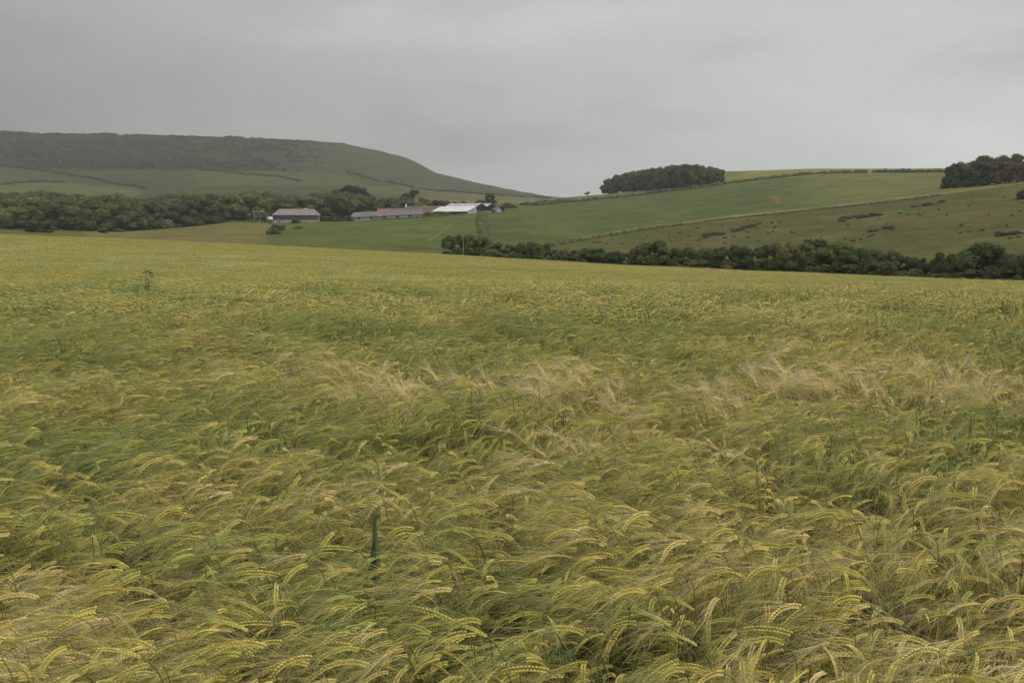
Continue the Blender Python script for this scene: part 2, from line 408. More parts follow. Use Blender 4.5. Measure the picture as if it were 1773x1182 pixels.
# soil under and behind the viewer
g = Geo(); nx = 60
xs = np.linspace(-16.2, 16.2, nx); ys = np.linspace(-30, 12, 60)
X0, Y0 = np.meshgrid(xs * 1.0, ys, indexing='xy')
g.add(np.stack([X0, Y0, np.zeros_like(X0)], -1).reshape(-1, 3), [(i*nx+j, i*nx+j+1, (i+1)*nx+j+1, (i+1)*nx+j) for i in range(59) for j in range(nx-1)])
M_SOIL = simple('soil', (.075, .06, .035), (.04, .035, .02), 6, .95, .5)
tag(link('ground', g.mesh('ground', M_SOIL)), kind='structure')

# ------------------------------------------------------------------ barley
def plant(seed, lod=0, straw=False, upright=0.0):
    """one barley plant. returns dict part -> (verts, faces); parts ear, awns, stem, leaf"""
    r = np.random.default_rng(seed)
    az = math.pi + (r.normal(.80, .42) if r.random() > .15 else r.normal(.2, 1.1)) + (0 if r.random() > .08 else r.uniform(1.2, 2.6))
    H = r.uniform(.62, .74)
    if straw: H += r.uniform(-.07, .0)
    ns = {0: 12, 1: 8, 2: 5}[lod]
    a = np.array([math.cos(az), math.sin(az), 0.]); sd_ = np.array([-math.sin(az), math.cos(az), 0.]); up = np.array([0, 0, 1.])
    # bending angle from vertical along the stem, neck and ear
    p0 = r.uniform(.02, .14); p1 = r.uniform(.15, .38); p2 = r.uniform(.85, 1.6); p3 = p2 + r.uniform(.45, 1.3)
    if straw: p1 = r.uniform(.05, .35); p2 = r.uniform(.15, .9); p3 = p2 + r.uniform(.3, .9)
    neck = r.uniform(.04, .075); el = r.uniform(.078, .120)
    tt = np.linspace(0, 1, 9)
    seg = [(H, p0, p1, ns // 2 + 1), (neck, p1, p2, max(3, ns // 2)), (el, p2, p3, {0: 12, 1: 6, 2: 4}[lod])]
    pts = [np.zeros(3)]; phis = [p0]; marks = [0]
    for ln, f0, f1, n in seg:
        for i in range(n):
            ph = f0 + (f1 - f0) * (i + .5) / n
            pts.append(pts[-1] + (math.sin(ph) * a + math.cos(ph) * up) * ln / n); phis.append(f0 + (f1 - f0) * (i + 1) / n)
        marks.append(len(pts) - 1)
    pts = np.array(pts); phis = np.array(phis)
    sway = (pts[:, 2:3] ** 2) * r.normal(0, .12) * sd_
    pts = pts + sway
    res = {}
    wst = {0: .0015, 1: .0026, 2: .0045}[lod]
    g = Geo(); st = pts[:marks[2] + 1]
    g.tube(st, np.linspace(wst * 1.2, wst * .7, len(st)), 3 if lod else 4)
    res['stem'] = g
    # ear
    ep = pts[marks[2]:]; ephi = phis[marks[2]:]
    nk = {0: 26, 1: 0, 2: 0}[lod]
    roll = r.uniform(-1.5, 1.5)
    def frame(u):
        i = min(int(u * (len(ep) - 1)), len(ep) - 2); f = u * (len(ep) - 1) - i
        p = ep[i] * (1 - f) + ep[i + 1] * f; ph = ephi[i] * (1 - f) + ephi[i + 1] * f
        T = math.sin(ph) * a + math.cos(ph) * up; Nn = np.cross(sd_, T)
        A = math.cos(roll) * sd_ + math.sin(roll) * Nn; B = np.cross(T, A)
        return p, T, A, B
    g = Geo()
    if nk:
        V = []; Fc = []
        for k in range(nk):
            u = (k + .3) / nk; p, T, A, B = frame(u); sg = 1 if k % 2 else -1
            w = .0029 * (1 - max(0, u - .7) * 1.6)
            ln = .0108 * (1 if u < .8 else .8)
            d = T * .93 + A * sg * .36; d /= np.linalg.norm(d)
            c = p + A * sg * .0016
            s2 = np.cross(d, B)
            o = k * 6 if False else len(V)
            V += [c, c + d * ln * .45 + s2 * w, c + d * ln * .45 + B * w * .85, c + d * ln * .45 - s2 * w, c + d * ln * .45 - B * w * .85, c + d * ln]
            for q in range(4):
                Fc += [(o, o + 1 + (q + 1) % 4, o + 1 + q, o + 1 + q), (o + 5, o + 1 + q, o + 1 + (q + 1) % 4, o + 1 + (q + 1) % 4)]
        g.add(V, Fc)
    else:
        wr = {1: .0037, 2: .0056}[lod]; n = len(ep)
        prof = np.array([.55] + [1.0] * (n - 2) + [.25]) if n > 2 else np.array([1, .3])
        g.tube(ep, wr * prof, 4 if lod == 1 else 3)
    res['ear'] = g
    # awns: fine bristles fanning on beyond the ear
    na = {0: 24, 1: 11, 2: 4}[lod]; aw = {0: .00042, 1: .0009, 2: .0024}[lod]
    g = Geo(); V = []; Fc = []
    spread = r.uniform(.12, .30)
    for k in range(na):
        u = (k + .5) / na; p, T, A, B = frame(u * .95); sg = 1 if k % 2 else -1
        ln = r.uniform(.10, .145)
        d = T + A * sg * abs(r.normal(spread, .07)) + B * r.normal(0, spread * .7); d /= np.linalg.norm(d)
        bend = np.array([-.12, -.02, -.16 if not straw else -.02]) * r.uniform(.2, 1.2) + r.normal(0, .09, 3)
        d2 = d + bend; d2 /= np.linalg.norm(d2); d3 = d2 + bend * .8; d3 /= np.linalg.norm(d3)
        w = np.cross(d, r.normal(0, 1, 3)); w /= np.linalg.norm(w)
        q1 = p + d * ln * .35; q2 = q1 + d2 * ln * .35; q3 = q2 + d3 * ln * .3; o = len(V)
        V += [p - w * aw, p + w * aw, q1 - w * aw, q1 + w * aw, q2 - w * aw * .75, q2 + w * aw * .75, q3]
        Fc += [(o, o+1, o+3, o+2), (o+2, o+3, o+5, o+4), (o+4, o+5, o+6, o+6)]
    g.add(V, Fc); res['awns'] = g
    # leaves
    g = Geo(); nl = {0: 3, 1: 2, 2: 1}[lod]
    for k in range(nl):
        i = max(1, int(marks[1] * (.45 + .4 * k / max(1, nl)))); p = pts[i]
        la = az + r.normal(0, 1.4); A = np.array([math.cos(la), math.sin(la), 0]); B = np.array([-math.sin(la), math.cos(la), 0])
        ln = r.uniform(.12, .24); w = r.uniform(.003, .0065) * (1 if lod == 0 else 1.6); f0 = r.uniform(.2, .7); f1 = f0 + r.uniform(.7, 2.0)
        V = []; c = p.copy(); n = 5
        for q in range(n + 1):
            ww = w * math.sin(math.pi * min(1, (q + .9) / (n + 1)) ** .8) if q < n else 0.0003
            tw = q * .25; Bq = B * math.cos(tw) + np.array([0, 0, 1]) * math.sin(tw)
            V += [c - Bq * ww, c + Bq * ww]
            ph = f0 + (f1 - f0) * q / n; c = c + (A * math.sin(ph) + up * math.cos(ph)) * ln / n
        g.add(V, [(2*q, 2*q+1, 2*q+3, 2*q+2) for q in range(n)])
    res['leaf'] = g
    return res
MATS = {'ear': 0, 'awns': 1, 'stem': 2, 'leaf': 3}
MLIST = [M_EAR, M_AWN, M_STEM, M_LEAF]
_pl = {}
def flat_plant(seed, lod, straw):
    k = (seed, lod, straw)
    if k not in _pl:
        d = plant(seed, lod, straw); out = []
        for nm, g in d.items():
            v = np.concatenate(g.v); f = np.concatenate([np.pad(x, ((0, 0), (0, 4 - x.shape[1])), mode='edge') for x in g.f])
            out.append((v, f, MATS[nm]))
        _pl[k] = out
    return _pl[k]
def tuft(name, seed, size, n, lod, straw=0.0, npl=40):
    r = np.random.default_rng(seed); G_ = Geo()
    base = {0: 100, 1: 300, 2: 500}[lod]
    # stratified positions
    side_ = int(math.ceil(math.sqrt(n)))
    for i in range(n):
        cx, cy = (i % side_ + r.random()) / side_ - .5, (i // side_ + r.random()) / side_ - .5
        x, y = cx * size, cy * size
        is_s = r.random() < straw
        sc = r.uniform(.90, 1.08); rz = r.normal(0, .25)
        cs, sn = math.cos(rz) * sc, math.sin(rz) * sc
        tone = .35 + r.normal(0, .22) + (.75 if is_s else 0) + (.7 if r.random() < .03 else 0)
        for v, f, m in flat_plant(base + r.integers(0, npl) + (1000 if is_s else 0), lod, bool(is_s)):
            w = np.empty_like(v); w[:, 0] = v[:, 0] * cs - v[:, 1] * sn + x; w[:, 1] = v[:, 0] * sn + v[:, 1] * cs + y; w[:, 2] = v[:, 2] * sc
            tn = tone + (.25 * (r.random() < .3) if m == 3 else 0)
            G_.add(w, f, m, tn)
    return G_.mesh(name, MLIST, smooth=False, attr='tone')
SRC = bpy.data.collections.new('barley_tufts')
def src(name, me):
    o = bpy.data.objects.new(name, me); SRC.objects.link(o); return o
VID = {}
k = 0
for key, cnt, args in (('near', 20, (.30, 48, 0, 0.0)), ('straw', 12, (.30, 44, 0, .38)), ('mid', 8, (.6, 130, 1, 0.0)), ('midstraw', 4, (.6, 120, 1, .4)), ('far', 6, (2.4, 620, 2, 0.0)), ('vfar', 4, (7.0, 900, 2, 0.0))):
    VID[key] = list(range(k, k + cnt))
    for i in range(cnt):
        src('tuft_%03d' % k, tuft('tuft_%03d' % k, 50 + k * 7, args[0], args[1], args[2], args[3])); k += 1

# where the pale, ripe swathes lie (centre x, y, half sizes)
RIPE = [(.35, 5.25, 1.35, .36, 1.0), (2.9, 5.6, 1.3, .26, 1.1), (.95, 3.85, .28, .16, .8), (.2, 4.1, .35, .12, .6), (-.95, 6.0, .5, .35, .35), (1.7, 3.0, 1.0, .7, .22), (2.4, 4.2, 1.0, .6, .15), (-1.9, 5.2, .5, .25, .3), (1.3, 2.3, .7, .35, .2), (.3, 2.3, 2.8, 1.5, .45)]
GREEN = [(-1.5, 4.3, 1.5, .5, .6), (-3.3, 7.0, 1.5, .6, .75), (-1.5, 8.6, 1.8, .7, .5), (1.0, 8.6, 3.0, .7, .55), (4.5, 5.0, 1.2, .5, .3), (-6.0, 13.2, 2.6, 1.0, .9), (-2.0, 13.3, 5.0, .8, .7), (4.0, 13.0, 3.0, .8, .5), (.3, 5.0, 1.1, .22, .5), (2.4, 5.15, .9, .22, .4), (-2.2, 5.9, .8, .3, .4)]
def ripeness(x, y):
    v = 0 * x
    for cx, cy, a, b, w in RIPE: v = v + w * np.exp(-(((x - cx) / a) ** 2 + ((y - cy) / b) ** 2) ** 1.5)
    for cx, cy, a, b, w in GREEN: v = v - w * np.exp(-(((x - cx) / a) ** 2 + ((y - cy) / b) ** 2) ** 1.5)
    return v + (fbm(x * .9 + 40, y * 1.6 + 40, 21) - .5) * .5
def swathe(x, y):
    return sum(w * math.exp(-(((x - cx) / a) ** 2 + ((y - cy) / b) ** 2) ** 1.5) for cx, cy, a, b, w in RIPE[:4]) + (float(fbm(np.array(x * 2.2), np.array(y * 3.0), 71)) - .5) * .9
pt = []     # x y z rx ry rz sx sy sz vid ripe
def scatter(y0, y1, step, keys, lod, jit=.35, s0=.92, s1=1.1):
    y = y0
    while y < y1:
        hw = y * (.60 if y < 17 else .78) + 3.2
        n = int(2 * hw / step)
        for i in range(n):
            x = -hw + (i + .5) * step + random.uniform(-jit, jit) * step; yy = y + random.uniform(-jit, jit) * step
            if yy > 20 and yy > edge(np.array(x / yy)) - 1: continue
            rp = float(ripeness(np.array(x), np.array(yy)))
            ks = VID[keys[1]] if (keys[1] and swathe(x, yy) + random.uniform(-.15, .15) > .42) else VID[keys[0]]
            hn = float(fbm(np.array(x * 1.3), np.array(yy * 1.9), 33)); sway = float(fbm(np.array(x * .5 + 9), np.array(yy * .8), 44))
            zs = random.uniform(s0, s1) * ((.86 + .27 * hn) if lod < 2 else 1.0)
            tx = float(fbm(np.array(x * 2.0), np.array(yy * 2.0), 55) - .5) * .25
            gx_ = 0.0; gy_ = 0.0
            if lod == 2: gx_ = float(h(x + 3, yy) - h(x - 3, yy)) / 6; gy_ = float(h(x, yy + 3) - h(x, yy - 3)) / 6; tx *= .1
            pt.append((x, yy, float(h(x, yy)), tx * .4 + gy_, tx - gx_, ((sway - .5) * 1.5 + random.uniform(-.42, .42)) * (1 if lod < 2 else .25), random.uniform(.95, 1.1), random.uniform(.95, 1.1), zs, random.choice(ks), rp if lod < 2 else (rp * .5 if yy < 62 else 0.0)))
        y += step
scatter(-.4, 9.5, .27, ('near', 'straw'), 0)
scatter(9.5, 17.5, .52, ('mid', 'midstraw'), 1)
scatter(17.5, 62, 2.1, ('far', None), 2, .3, .97, 1.04)
scatter(62, 235, 6.2, ('vfar', None), 2, .3, .98, 1.03)
pt = np.array(pt)
print('barley tufts', len(pt))
# the closed canopy beneath the ears further out, one sheet
rows = np.concatenate([np.linspace(11, 30, 60, endpoint=False), np.geomspace(30, 236, 170)]); cols = np.linspace(-.85, .85, 520)
cd, cs_ = np.meshgrid(rows, cols, indexing='ij')
lim = edge(cs_); cd2 = np.minimum(cd, lim)
cx_ = cs_ * cd2; cz = h(cx_, cd2)
drop = np.clip((13.5 - cd2) / 2.5, 0, 1) * .30
cz = cz + .60 - drop + (fbm(cx_ * 1.6, cd2 * 1.6, 61) - .5) * .16
cz = np.where(cd > lim, h(cx_, cd2) + .0, cz)
ci = np.arange(cd.size).reshape(cd.shape) + len(pt)
keep = (cd[:-1] < lim[:-1])[:, :-1]
cq = np.stack([ci[:-1, :-1], ci[:-1, 1:], ci[1:, 1:], ci[1:, :-1]], -1)[keep]
allv = np.concatenate([pt[:, :3], np.stack([cx_, cd2, cz], -1).reshape(-1, 3)])
M_CANOPY, t, p = new_mat('barley_canopy')
g_ = N(t, 'ShaderNodeNewGeometry'); mpn = N(t, 'ShaderNodeMapping'); mpn.inputs['Scale'].default_value = (.10, .22, .1); mpn.inputs['Rotation'].default_value = (0, 0, R(4))
L(t, g_.outputs['Position'], mpn.inputs[0])
na_ = N(t, 'ShaderNodeTexNoise'); na_.inputs['Scale'].default_value = 1.0; na_.inputs['Detail'].default_value = 8; na_.inputs['Roughness'].default_value = .65; L(t, mpn.outputs[0], na_.inputs['Vector'])
nb_ = N(t, 'ShaderNodeTexNoise'); nb_.inputs['Scale'].default_value = 3.0; nb_.inputs['Detail'].default_value = 6; L(t, g_.outputs['Position'], nb_.inputs['Vector'])
c = ramp(t, na_.outputs[0], [(.32, (.185, .19, .060)), (.55, (.245, .235, .082)), (.75, (.285, .27, .10))])
c = mixc(t, 1.0, c, ramp(t, nb_.outputs[0], [(.3, .7), (.7, 1.2)]), 'MULTIPLY'); L(t, c, p.inputs['Base Color']); p.inputs['Roughness'].default_value = .9
p.inputs['Specular IOR Level'].default_value = .05
g = Geo(); g.add(allv, cq); me = g.mesh('barley_crop', M_CANOPY, smooth=True)
npt = len(pt); nall = len(allv)
def fattr(name, arr, typ='FLOAT'):
    at_ = me.attributes.new(name, typ, 'POINT')
    if typ == 'FLOAT_VECTOR':
        b = np.zeros((nall, 3), np.float32); b[:npt] = arr; at_.data.foreach_set('vector', b.ravel())
    else:
        b = np.zeros(nall, np.int32 if typ == 'INT' else np.float32); b[:npt] = arr; at_.data.foreach_set('value', b)
fattr('rot', pt[:, 3:6], 'FLOAT_VECTOR'); fattr('scl', pt[:, 6:9], 'FLOAT_VECTOR'); fattr('vid', pt[:, 9], 'INT'); fattr('ripe', pt[:, 10]); fattr('sown', np.ones(npt), 'INT')
crop = tag(link('barley_crop', me), 'windswept green and gold barley crop filling the whole field', 'barley', kind='stuff')
gn = bpy.data.node_groups.new('barley_sowing', 'GeometryNodeTree')
gn.interface.new_socket('Geometry', in_out='INPUT', socket_type='NodeSocketGeometry'); gn.interface.new_socket('Geometry', in_out='OUTPUT', socket_type='NodeSocketGeometry')
gi = gn.nodes.new('NodeGroupInput'); go = gn.nodes.new('NodeGroupOutput')
ip = gn.nodes.new('GeometryNodeInstanceOnPoints'); ci_ = gn.nodes.new('GeometryNodeCollectionInfo'); jn = gn.nodes.new('GeometryNodeJoinGeometry')
ci_.inputs['Collection'].default_value = SRC; ci_.inputs['Separate Children'].default_value = True; ci_.inputs['Reset Children'].default_value = True
def nattr(name, typ):
    n = gn.nodes.new('GeometryNodeInputNamedAttribute'); n.data_type = typ; n.inputs['Name'].default_value = name; return n.outputs['Attribute']
gn.links.new(gi.outputs[0], ip.inputs['Points']); gn.links.new(ci_.outputs[0], ip.inputs['Instance']); ip.inputs['Pick Instance'].default_value = True
gn.links.new(nattr('sown', 'INT'), ip.inputs['Selection']); gn.links.new(nattr('vid', 'INT'), ip.inputs['Instance Index'])
e2r = gn.nodes.new('FunctionNodeEulerToRotation'); gn.links.new(nattr('rot', 'FLOAT_VECTOR'), e2r.inputs[0]); gn.links.new(e2r.outputs[0], ip.inputs['Rotation'])
gn.links.new(nattr('scl', 'FLOAT_VECTOR'), ip.inputs['Scale'])
gn.links.new(gi.outputs[0], jn.inputs[0]); gn.links.new(ip.outputs[0], jn.inputs[0]); gn.links.new(jn.outputs[0], go.inputs[0])
md = crop.modifiers.new('sowing', 'NODES'); md.node_group = gn

# the plants that show largest, at the front: each a thing of its own
protos = []
for i in range(18):
    d = plant(9000 + i, 0, False); ms = []
    r_ = np.random.default_rng(i); tone = .38 + r_.normal(0, .2)
    for nm in ('stem', 'ear', 'awns', 'leaf'):
        gq = d[nm]; gq.a = [np.full(len(v), tone + (.2 if nm == 'leaf' and i % 3 == 0 else 0)) for v in gq.v]
        ms.append((nm, gq.mesh(nm, {'ear': M_EAR, 'awns': M_AWN, 'stem': M_STEM, 'leaf': M_LEAF}[nm], attr='tone')))
    protos.append(ms)
rr = random.Random(5)
for i in range(300):
    y = math.sqrt(rr.uniform(2.05 ** 2, 3.3 ** 2)); x = rr.uniform(-.55, .55) * y + .12
    o = empty('barley_plant', (x, y, 0), rr.gauss(0, .3)); sc = rr.uniform(1.0, 1.12); o.scale = (sc, sc, sc * rr.uniform(.97, 1.04))
    tag(o, 'bearded barley plant with nodding ear, in the closest rows of the field', 'barley plant', 'barley plants in the closest rows')
    for nm, m_ in protos[i % 18]: link(nm, m_, o)
#@@VEG
# ------------------------------------------------------------------ trees, shrubs, hedges
M_BARK = simple('bark', (.12, .10, .075), (.05, .042, .03), 3, .95)
M_WOOD = foliage('leaves_wood', (.062, .080, .028), (.150, .160, .055), .05, None, .30)
M_CLUMP = foliage('leaves_clump', (.050, .066, .025), (.095, .108, .038), .12, None, .22)
M_CONI = foliage('needles_dark', (.022, .032, .018), (.034, .046, .024), .3, None, .15)
M_COPPER = foliage('leaves_copper', (.095, .072, .045), (.135, .102, .056), .3, None, .15)
M_HEDGE = foliage('leaves_hedge', (.060, .074, .026), (.140, .150, .050), .25, None, .30)
M_BRIGHT = foliage('leaves_bright', (.056, .082, .022), (.115, .148, .036), .4, None, .12)
M_DARKB = foliage('leaves_dark', (.036, .052, .020), (.070, .088, .030), .5, None, .12)
M_SCRUB = foliage('scrub', (.075, .078, .036), (.125, .120, .055), .25, None, .25)
M_GORSE = foliage('gorse_flower', (.16, .15, .03), (.36, .29, .045), .35, None, .15)
M_HILLW = foliage('hill_leaves', (.030, .035, .018), (.058, .062, .030), .02, None, .1)

def leaf_cloud(r, cen, rad, n, size, G_, squash=1.0, m=0):
    """n leaf sprays on the skins of the lobes (cen, rad)"""
    k = r.choice(len(cen), n, p=rad ** 2 / (rad ** 2).sum())
    d = r.normal(0, 1, (n, 3)); d /= np.linalg.norm(d, axis=1)[:, None]; d[:, 2] = np.where(d[:, 2] < -.35, -d[:, 2], d[:, 2])
    p = cen[k] + d * rad[k][:, None] * (r.uniform(.86, 1.10, n) ** 1.0)[:, None] * np.array([1, 1, squash])
    # drop the sprays buried in other lobes
    dist = np.linalg.norm((p[:, None] - cen[None]) / np.array([1, 1, squash]), axis=2) / rad[None]
    p, d = p[dist.min(1) > .80], d[dist.min(1) > .80]; n = len(p)
    nn = d + r.normal(0, .55, (n, 3)); nn /= np.linalg.norm(nn, axis=1)[:, None]
    t = np.cross(nn, r.normal(0, 1, (n, 3))); t /= np.linalg.norm(t, axis=1)[:, None]; b = np.cross(nn, t)
    s = (size * r.uniform(.5, 1.3, n))[:, None]
    v = np.stack([p - t * s, p - b * s * .6, p + t * s, p + b * s * .6], 1)
    G_.add(v.reshape(-1, 3), np.arange(4 * n).reshape(n, 4), m)
ICO = None
def ico():
    global ICO
    if ICO is None:
        import bmesh
        b = bmesh.new(); bmesh.ops.create_icosphere(b, subdivisions=2, radius=1)
        ICO = (np.array([v.co[:] for v in b.verts]), np.array([[v.index for v in f.verts] for f in b.faces])); b.free()
    return ICO
def crown_mesh(name, seed, kind, mat, n=2200, size=.032):
    r = np.random.default_rng(seed); G_ = Geo()
    if kind == 'broad':      # unit height, crown sweeping low
        k = 17; th = r.uniform(0, 2*np.pi, k); q = np.sqrt(r.uniform(0, 1, k)); k = 26; th = r.uniform(0, 2*np.pi, k); q = np.sqrt(r.uniform(0, 1, k)); z = r.uniform(.10, .84, k)
        w = .40 * np.sqrt(np.clip(1 - ((z - .36) / .62) ** 2, .08, 1)); cen = np.stack([np.cos(th) * q * w, np.sin(th) * q * w, z], 1); rad = r.uniform(.10, .19, k)
        cen[:, 2] = np.minimum(cen[:, 2], 1.0 - rad)
    elif kind == 'windswept':
        k = 12; x = r.uniform(-.45, .5, k); z = .55 + .28 * (x + .45) + r.uniform(-.15, .1, k); cen = np.stack([x, r.uniform(-.25, .25, k), z], 1); rad = r.uniform(.10, .18, k)
    elif kind == 'tall':
        k = 12; z = r.uniform(.35, .88, k); th = r.uniform(0, 6.28, k); w = .22 * (1.1 - z); cen = np.stack([np.cos(th) * w, np.sin(th) * w, z], 1); rad = r.uniform(.10, .17, k)
    else:                    # shrub: dome to the ground
        k = 30; th = r.uniform(0, 2*np.pi, k); q = np.sqrt(r.uniform(0, 1, k)); z = r.uniform(.08, .88, k)
        w = .50 * np.sqrt(np.clip(1 - (z / .98) ** 2, .05, 1)); cen = np.stack([np.cos(th) * q * w, np.sin(th) * q * w, z], 1); rad = r.uniform(.08, .20, k) * r.uniform(.8, 1.1)
        cen[:, 2] = np.minimum(cen[:, 2], 1.0 - rad)
    iv, if_ = ico()
    for c, q in zip(cen, rad):
        jit = 1 + .12 * r.normal(0, 1, len(iv))
        G_.add(c + iv * (q * .80 * jit)[:, None], if_)
    leaf_cloud(r, cen, rad, n, size, G_)
    # stray sprigs break up the outline
    m_ = n // 8; kk = r.choice(len(cen), m_); d = r.normal(0, 1, (m_, 3)); d /= np.linalg.norm(d, axis=1)[:, None]; d[:, 2] = abs(d[:, 2])
    p = cen[kk] + d * rad[kk][:, None] * r.uniform(1.05, 1.38, m_)[:, None]; t = r.normal(0, 1, (m_, 3)); t /= np.linalg.norm(t, axis=1)[:, None]; b = np.cross(t, d)
    s = size * .7
    G_.add(np.stack([p - t*s, p - b*s*.6, p + t*s, p + b*s*.6], 1).reshape(-1, 3), np.arange(4*m_).reshape(m_, 4))
    return G_.mesh(name, mat)
def trunk_mesh(name, seed, kind):
    r = np.random.default_rng(seed); G_ = Geo()
    if kind == 'shrub':
        for i in range(6):
            a = i + r.random(); G_.tube([(0, 0, -.03), (.1*math.cos(a), .1*math.sin(a), .2), (.28*math.cos(a), .28*math.sin(a), .55)], [.02, .014, .006], 5)
    else:
        lean = .12 if kind == 'windswept' else .02
        G_.tube([(0, 0, -.04), (.01, 0, .12), (lean * .6, .01, .3), (lean, .02, .62)], [.042, .030, .024, .010], 7)
        for i in range(7):
            a = i * .9 + r.random(); z = r.uniform(.18, .4); l = r.uniform(.16, .28)
            G_.tube([(lean*z, 0, z), (l*.5*math.cos(a), l*.5*math.sin(a), z + .1), (l*math.cos(a), l*math.sin(a), z + .28)], [.016, .011, .005], 5)
    return G_.mesh(name, M_BARK, smooth=True)
CR = {}
def crowns(key, kind, mat, cnt, n, size):
    CR[key] = [(crown_mesh('crown' if kind != 'shrub' else 'foliage', 700 + i * 13 + len(CR) * 101, kind, mat, n, size), trunk_mesh('trunk' if kind != 'shrub' else 'stem', i, kind), kind) for i in range(cnt)]
crowns('wood', 'broad', M_WOOD, 8, 3600, .032)
crowns('clump', 'broad', M_CLUMP, 6, 3400, .030)
crowns('conifer', 'tall', M_CONI, 2, 1800, .03)
crowns('copper', 'broad', M_COPPER, 2, 2800, .03)
crowns('thorn', 'windswept', M_HEDGE, 3, 2200, .028)
crowns('hedge', 'shrub', M_HEDGE, 7, 4200, .030)
crowns('bright', 'shrub', M_BRIGHT, 2, 4600, .028)
crowns('dark', 'shrub', M_DARKB, 3, 5200, .026)
crowns('scrub', 'shrub', M_SCRUB, 4, 900, .05)
crowns('gorse', 'shrub', M_GORSE, 3, 1500, .045)
crowns('lone', 'windswept', M_DARKB, 1, 1200, .04)
def put(name, key, loc, hgt, wid, label, cat, group=None, rz=None, idx=None):
    """a tree or shrub: an Empty at the foot, with trunk and crown"""
    cm, tm, kind = CR[key][idx if idx is not None else random.randrange(len(CR[key]))]
    o = empty(name, loc, random.uniform(0, 6.28) if rz is None else rz); o.scale = (wid, wid, hgt); tag(o, label, cat, group)
    link('foliage' if kind == 'shrub' else 'crown', cm, o); link('stem' if kind == 'shrub' else 'trunk', tm, o)
    return o
def top_limit(loc, ytop):
    """height that brings the top of a plant at loc up to a given photo row"""
    _, e = ratio(887, ytop); return float(EYE + e * loc[1] - loc[2])

# --- the wood left of the farm and behind it
outl = [(-200,331),(0,331),(60,327),(80,325),(120,330),(150,329),(190,334),(210,329),(235,336),(260,340),(300,333),(330,331),(400,333),(430,330),(480,332),(560,333),(590,327),(630,331),(660,338),(690,336),(760,343),(800,345),(840,342),(880,348),(915,352),(960,353)]
front = lambda px: float(np.interp(px, [-200,230,280,400,470,600,700,760,860,980], [508,508,545,560,592,600,620,640,650,690]))
nwood = 0
for row, dd in enumerate((0, 32, 70, 115, 165, 215)):
    px = -330 + row * 9
    while px < 900:
        px += random.uniform(20, 36)
        D = front(px) + dd + random.uniform(-9, 9)
        if px > 640 and row > 2: continue
        if px > 780 and row > 1: continue
        loc = at(px, D); lim = top_limit(loc, np.interp(px, *zip(*outl)) + random.uniform(-1, 5) + (3 if row < 4 else 0))
        hg = min(random.uniform(12, 19), lim)
        if px > 640: hg = min(hg, random.uniform(9, 13))
        if hg < 4.5: continue
        if row == 0 and px < 260: lb, gp = 'rounded green tree on the front edge of the left wood, boughs reaching the meadow', 'trees along the front of the left wood'
        elif px < 300: lb, gp = 'broad green tree inside the wood at the far left, below the misty hill', 'trees inside the left wood'
        elif px < 470: lb, gp = 'dull green tree in the wood between the far left and the dark clad barn', 'trees left of the dark clad barn'
        elif px < 640: lb, gp = 'green tree in the wood rising behind the dark clad barn', 'trees behind the dark clad barn'
        else: lb, gp = 'low green tree in the belt behind the farm roofs', 'trees behind the farm roofs'
        put('broadleaf_tree', 'wood', loc, hg, hg * random.uniform(1.25, 1.75), lb, 'tree', gp); nwood += 1
for i, (px, D, yt, w) in enumerate([(598, 735, 326, 11), (607, 728, 321, 13), (618, 736, 320, 14), (630, 730, 324, 13)]):
    loc = at(px, D); put('pine_tree', 'conifer', loc, top_limit(loc, yt), w * 1.6, 'almost black evergreen in the dark cluster above the wood behind the farm', 'tree', 'evergreens above the wood')
loc = at(712, 760); put('thorn_tree', 'lone', loc, top_limit(loc, 327), 13, 'flat topped small tree standing alone above the farm roofs', 'tree', rz=0)
loc = at(848, 640); put('leaning_tree', 'clump', loc, top_limit(loc, 334), 9, 'dark rounded tree rising just behind the black gabled barn', 'tree')
loc = at(20, 470); put('broadleaf_tree', 'wood', loc, top_limit(loc, 352), 21, 'large pale green domed tree at the left edge of the picture, before the wood', 'tree')
# --- beech clump on the ridge
co = [(1040,335),(1044,318),(1050,309),(1065,304),(1080,300),(1095,297),(1110,291),(1130,286),(1150,284),(1190,284),(1215,286),(1235,289),(1248,294),(1256,303)]
for row in range(4):
    px = 1050 + row * 4
    while px < 1247:
        base = np.interp(px, [1040, 1100, 1180, 1254], [335, 331, 328, 318])
        loc = at(px, hit(px, base, 600).y + row * 13 + random.uniform(-3, 3))
        hg = min(top_limit(loc, np.interp(px, *zip(*co)) + random.uniform(0, 2.5)), 17.5)
        if row == 0: hg *= random.uniform(.86, 1.0)
        lb = 'dark green tree in the dense rounded clump on the ridge' if px < 1190 else 'brownish green tree at the right end of the clump on the ridge'
        put('beech_tree', 'clump', loc, hg, min(hg * random.uniform(1.0, 1.3), 15), lb, 'tree', 'trees of the left ridge clump' if px < 1190 else 'trees at the right end of the ridge clump')
        px += random.uniform(12, 17)
loc = hit(1017, 341, 600); put('lone_tree', 'lone', loc, 4.6, 5.0, 'tiny lone tree against the sky in the dip left of the ridge clump', 'tree', rz=0)
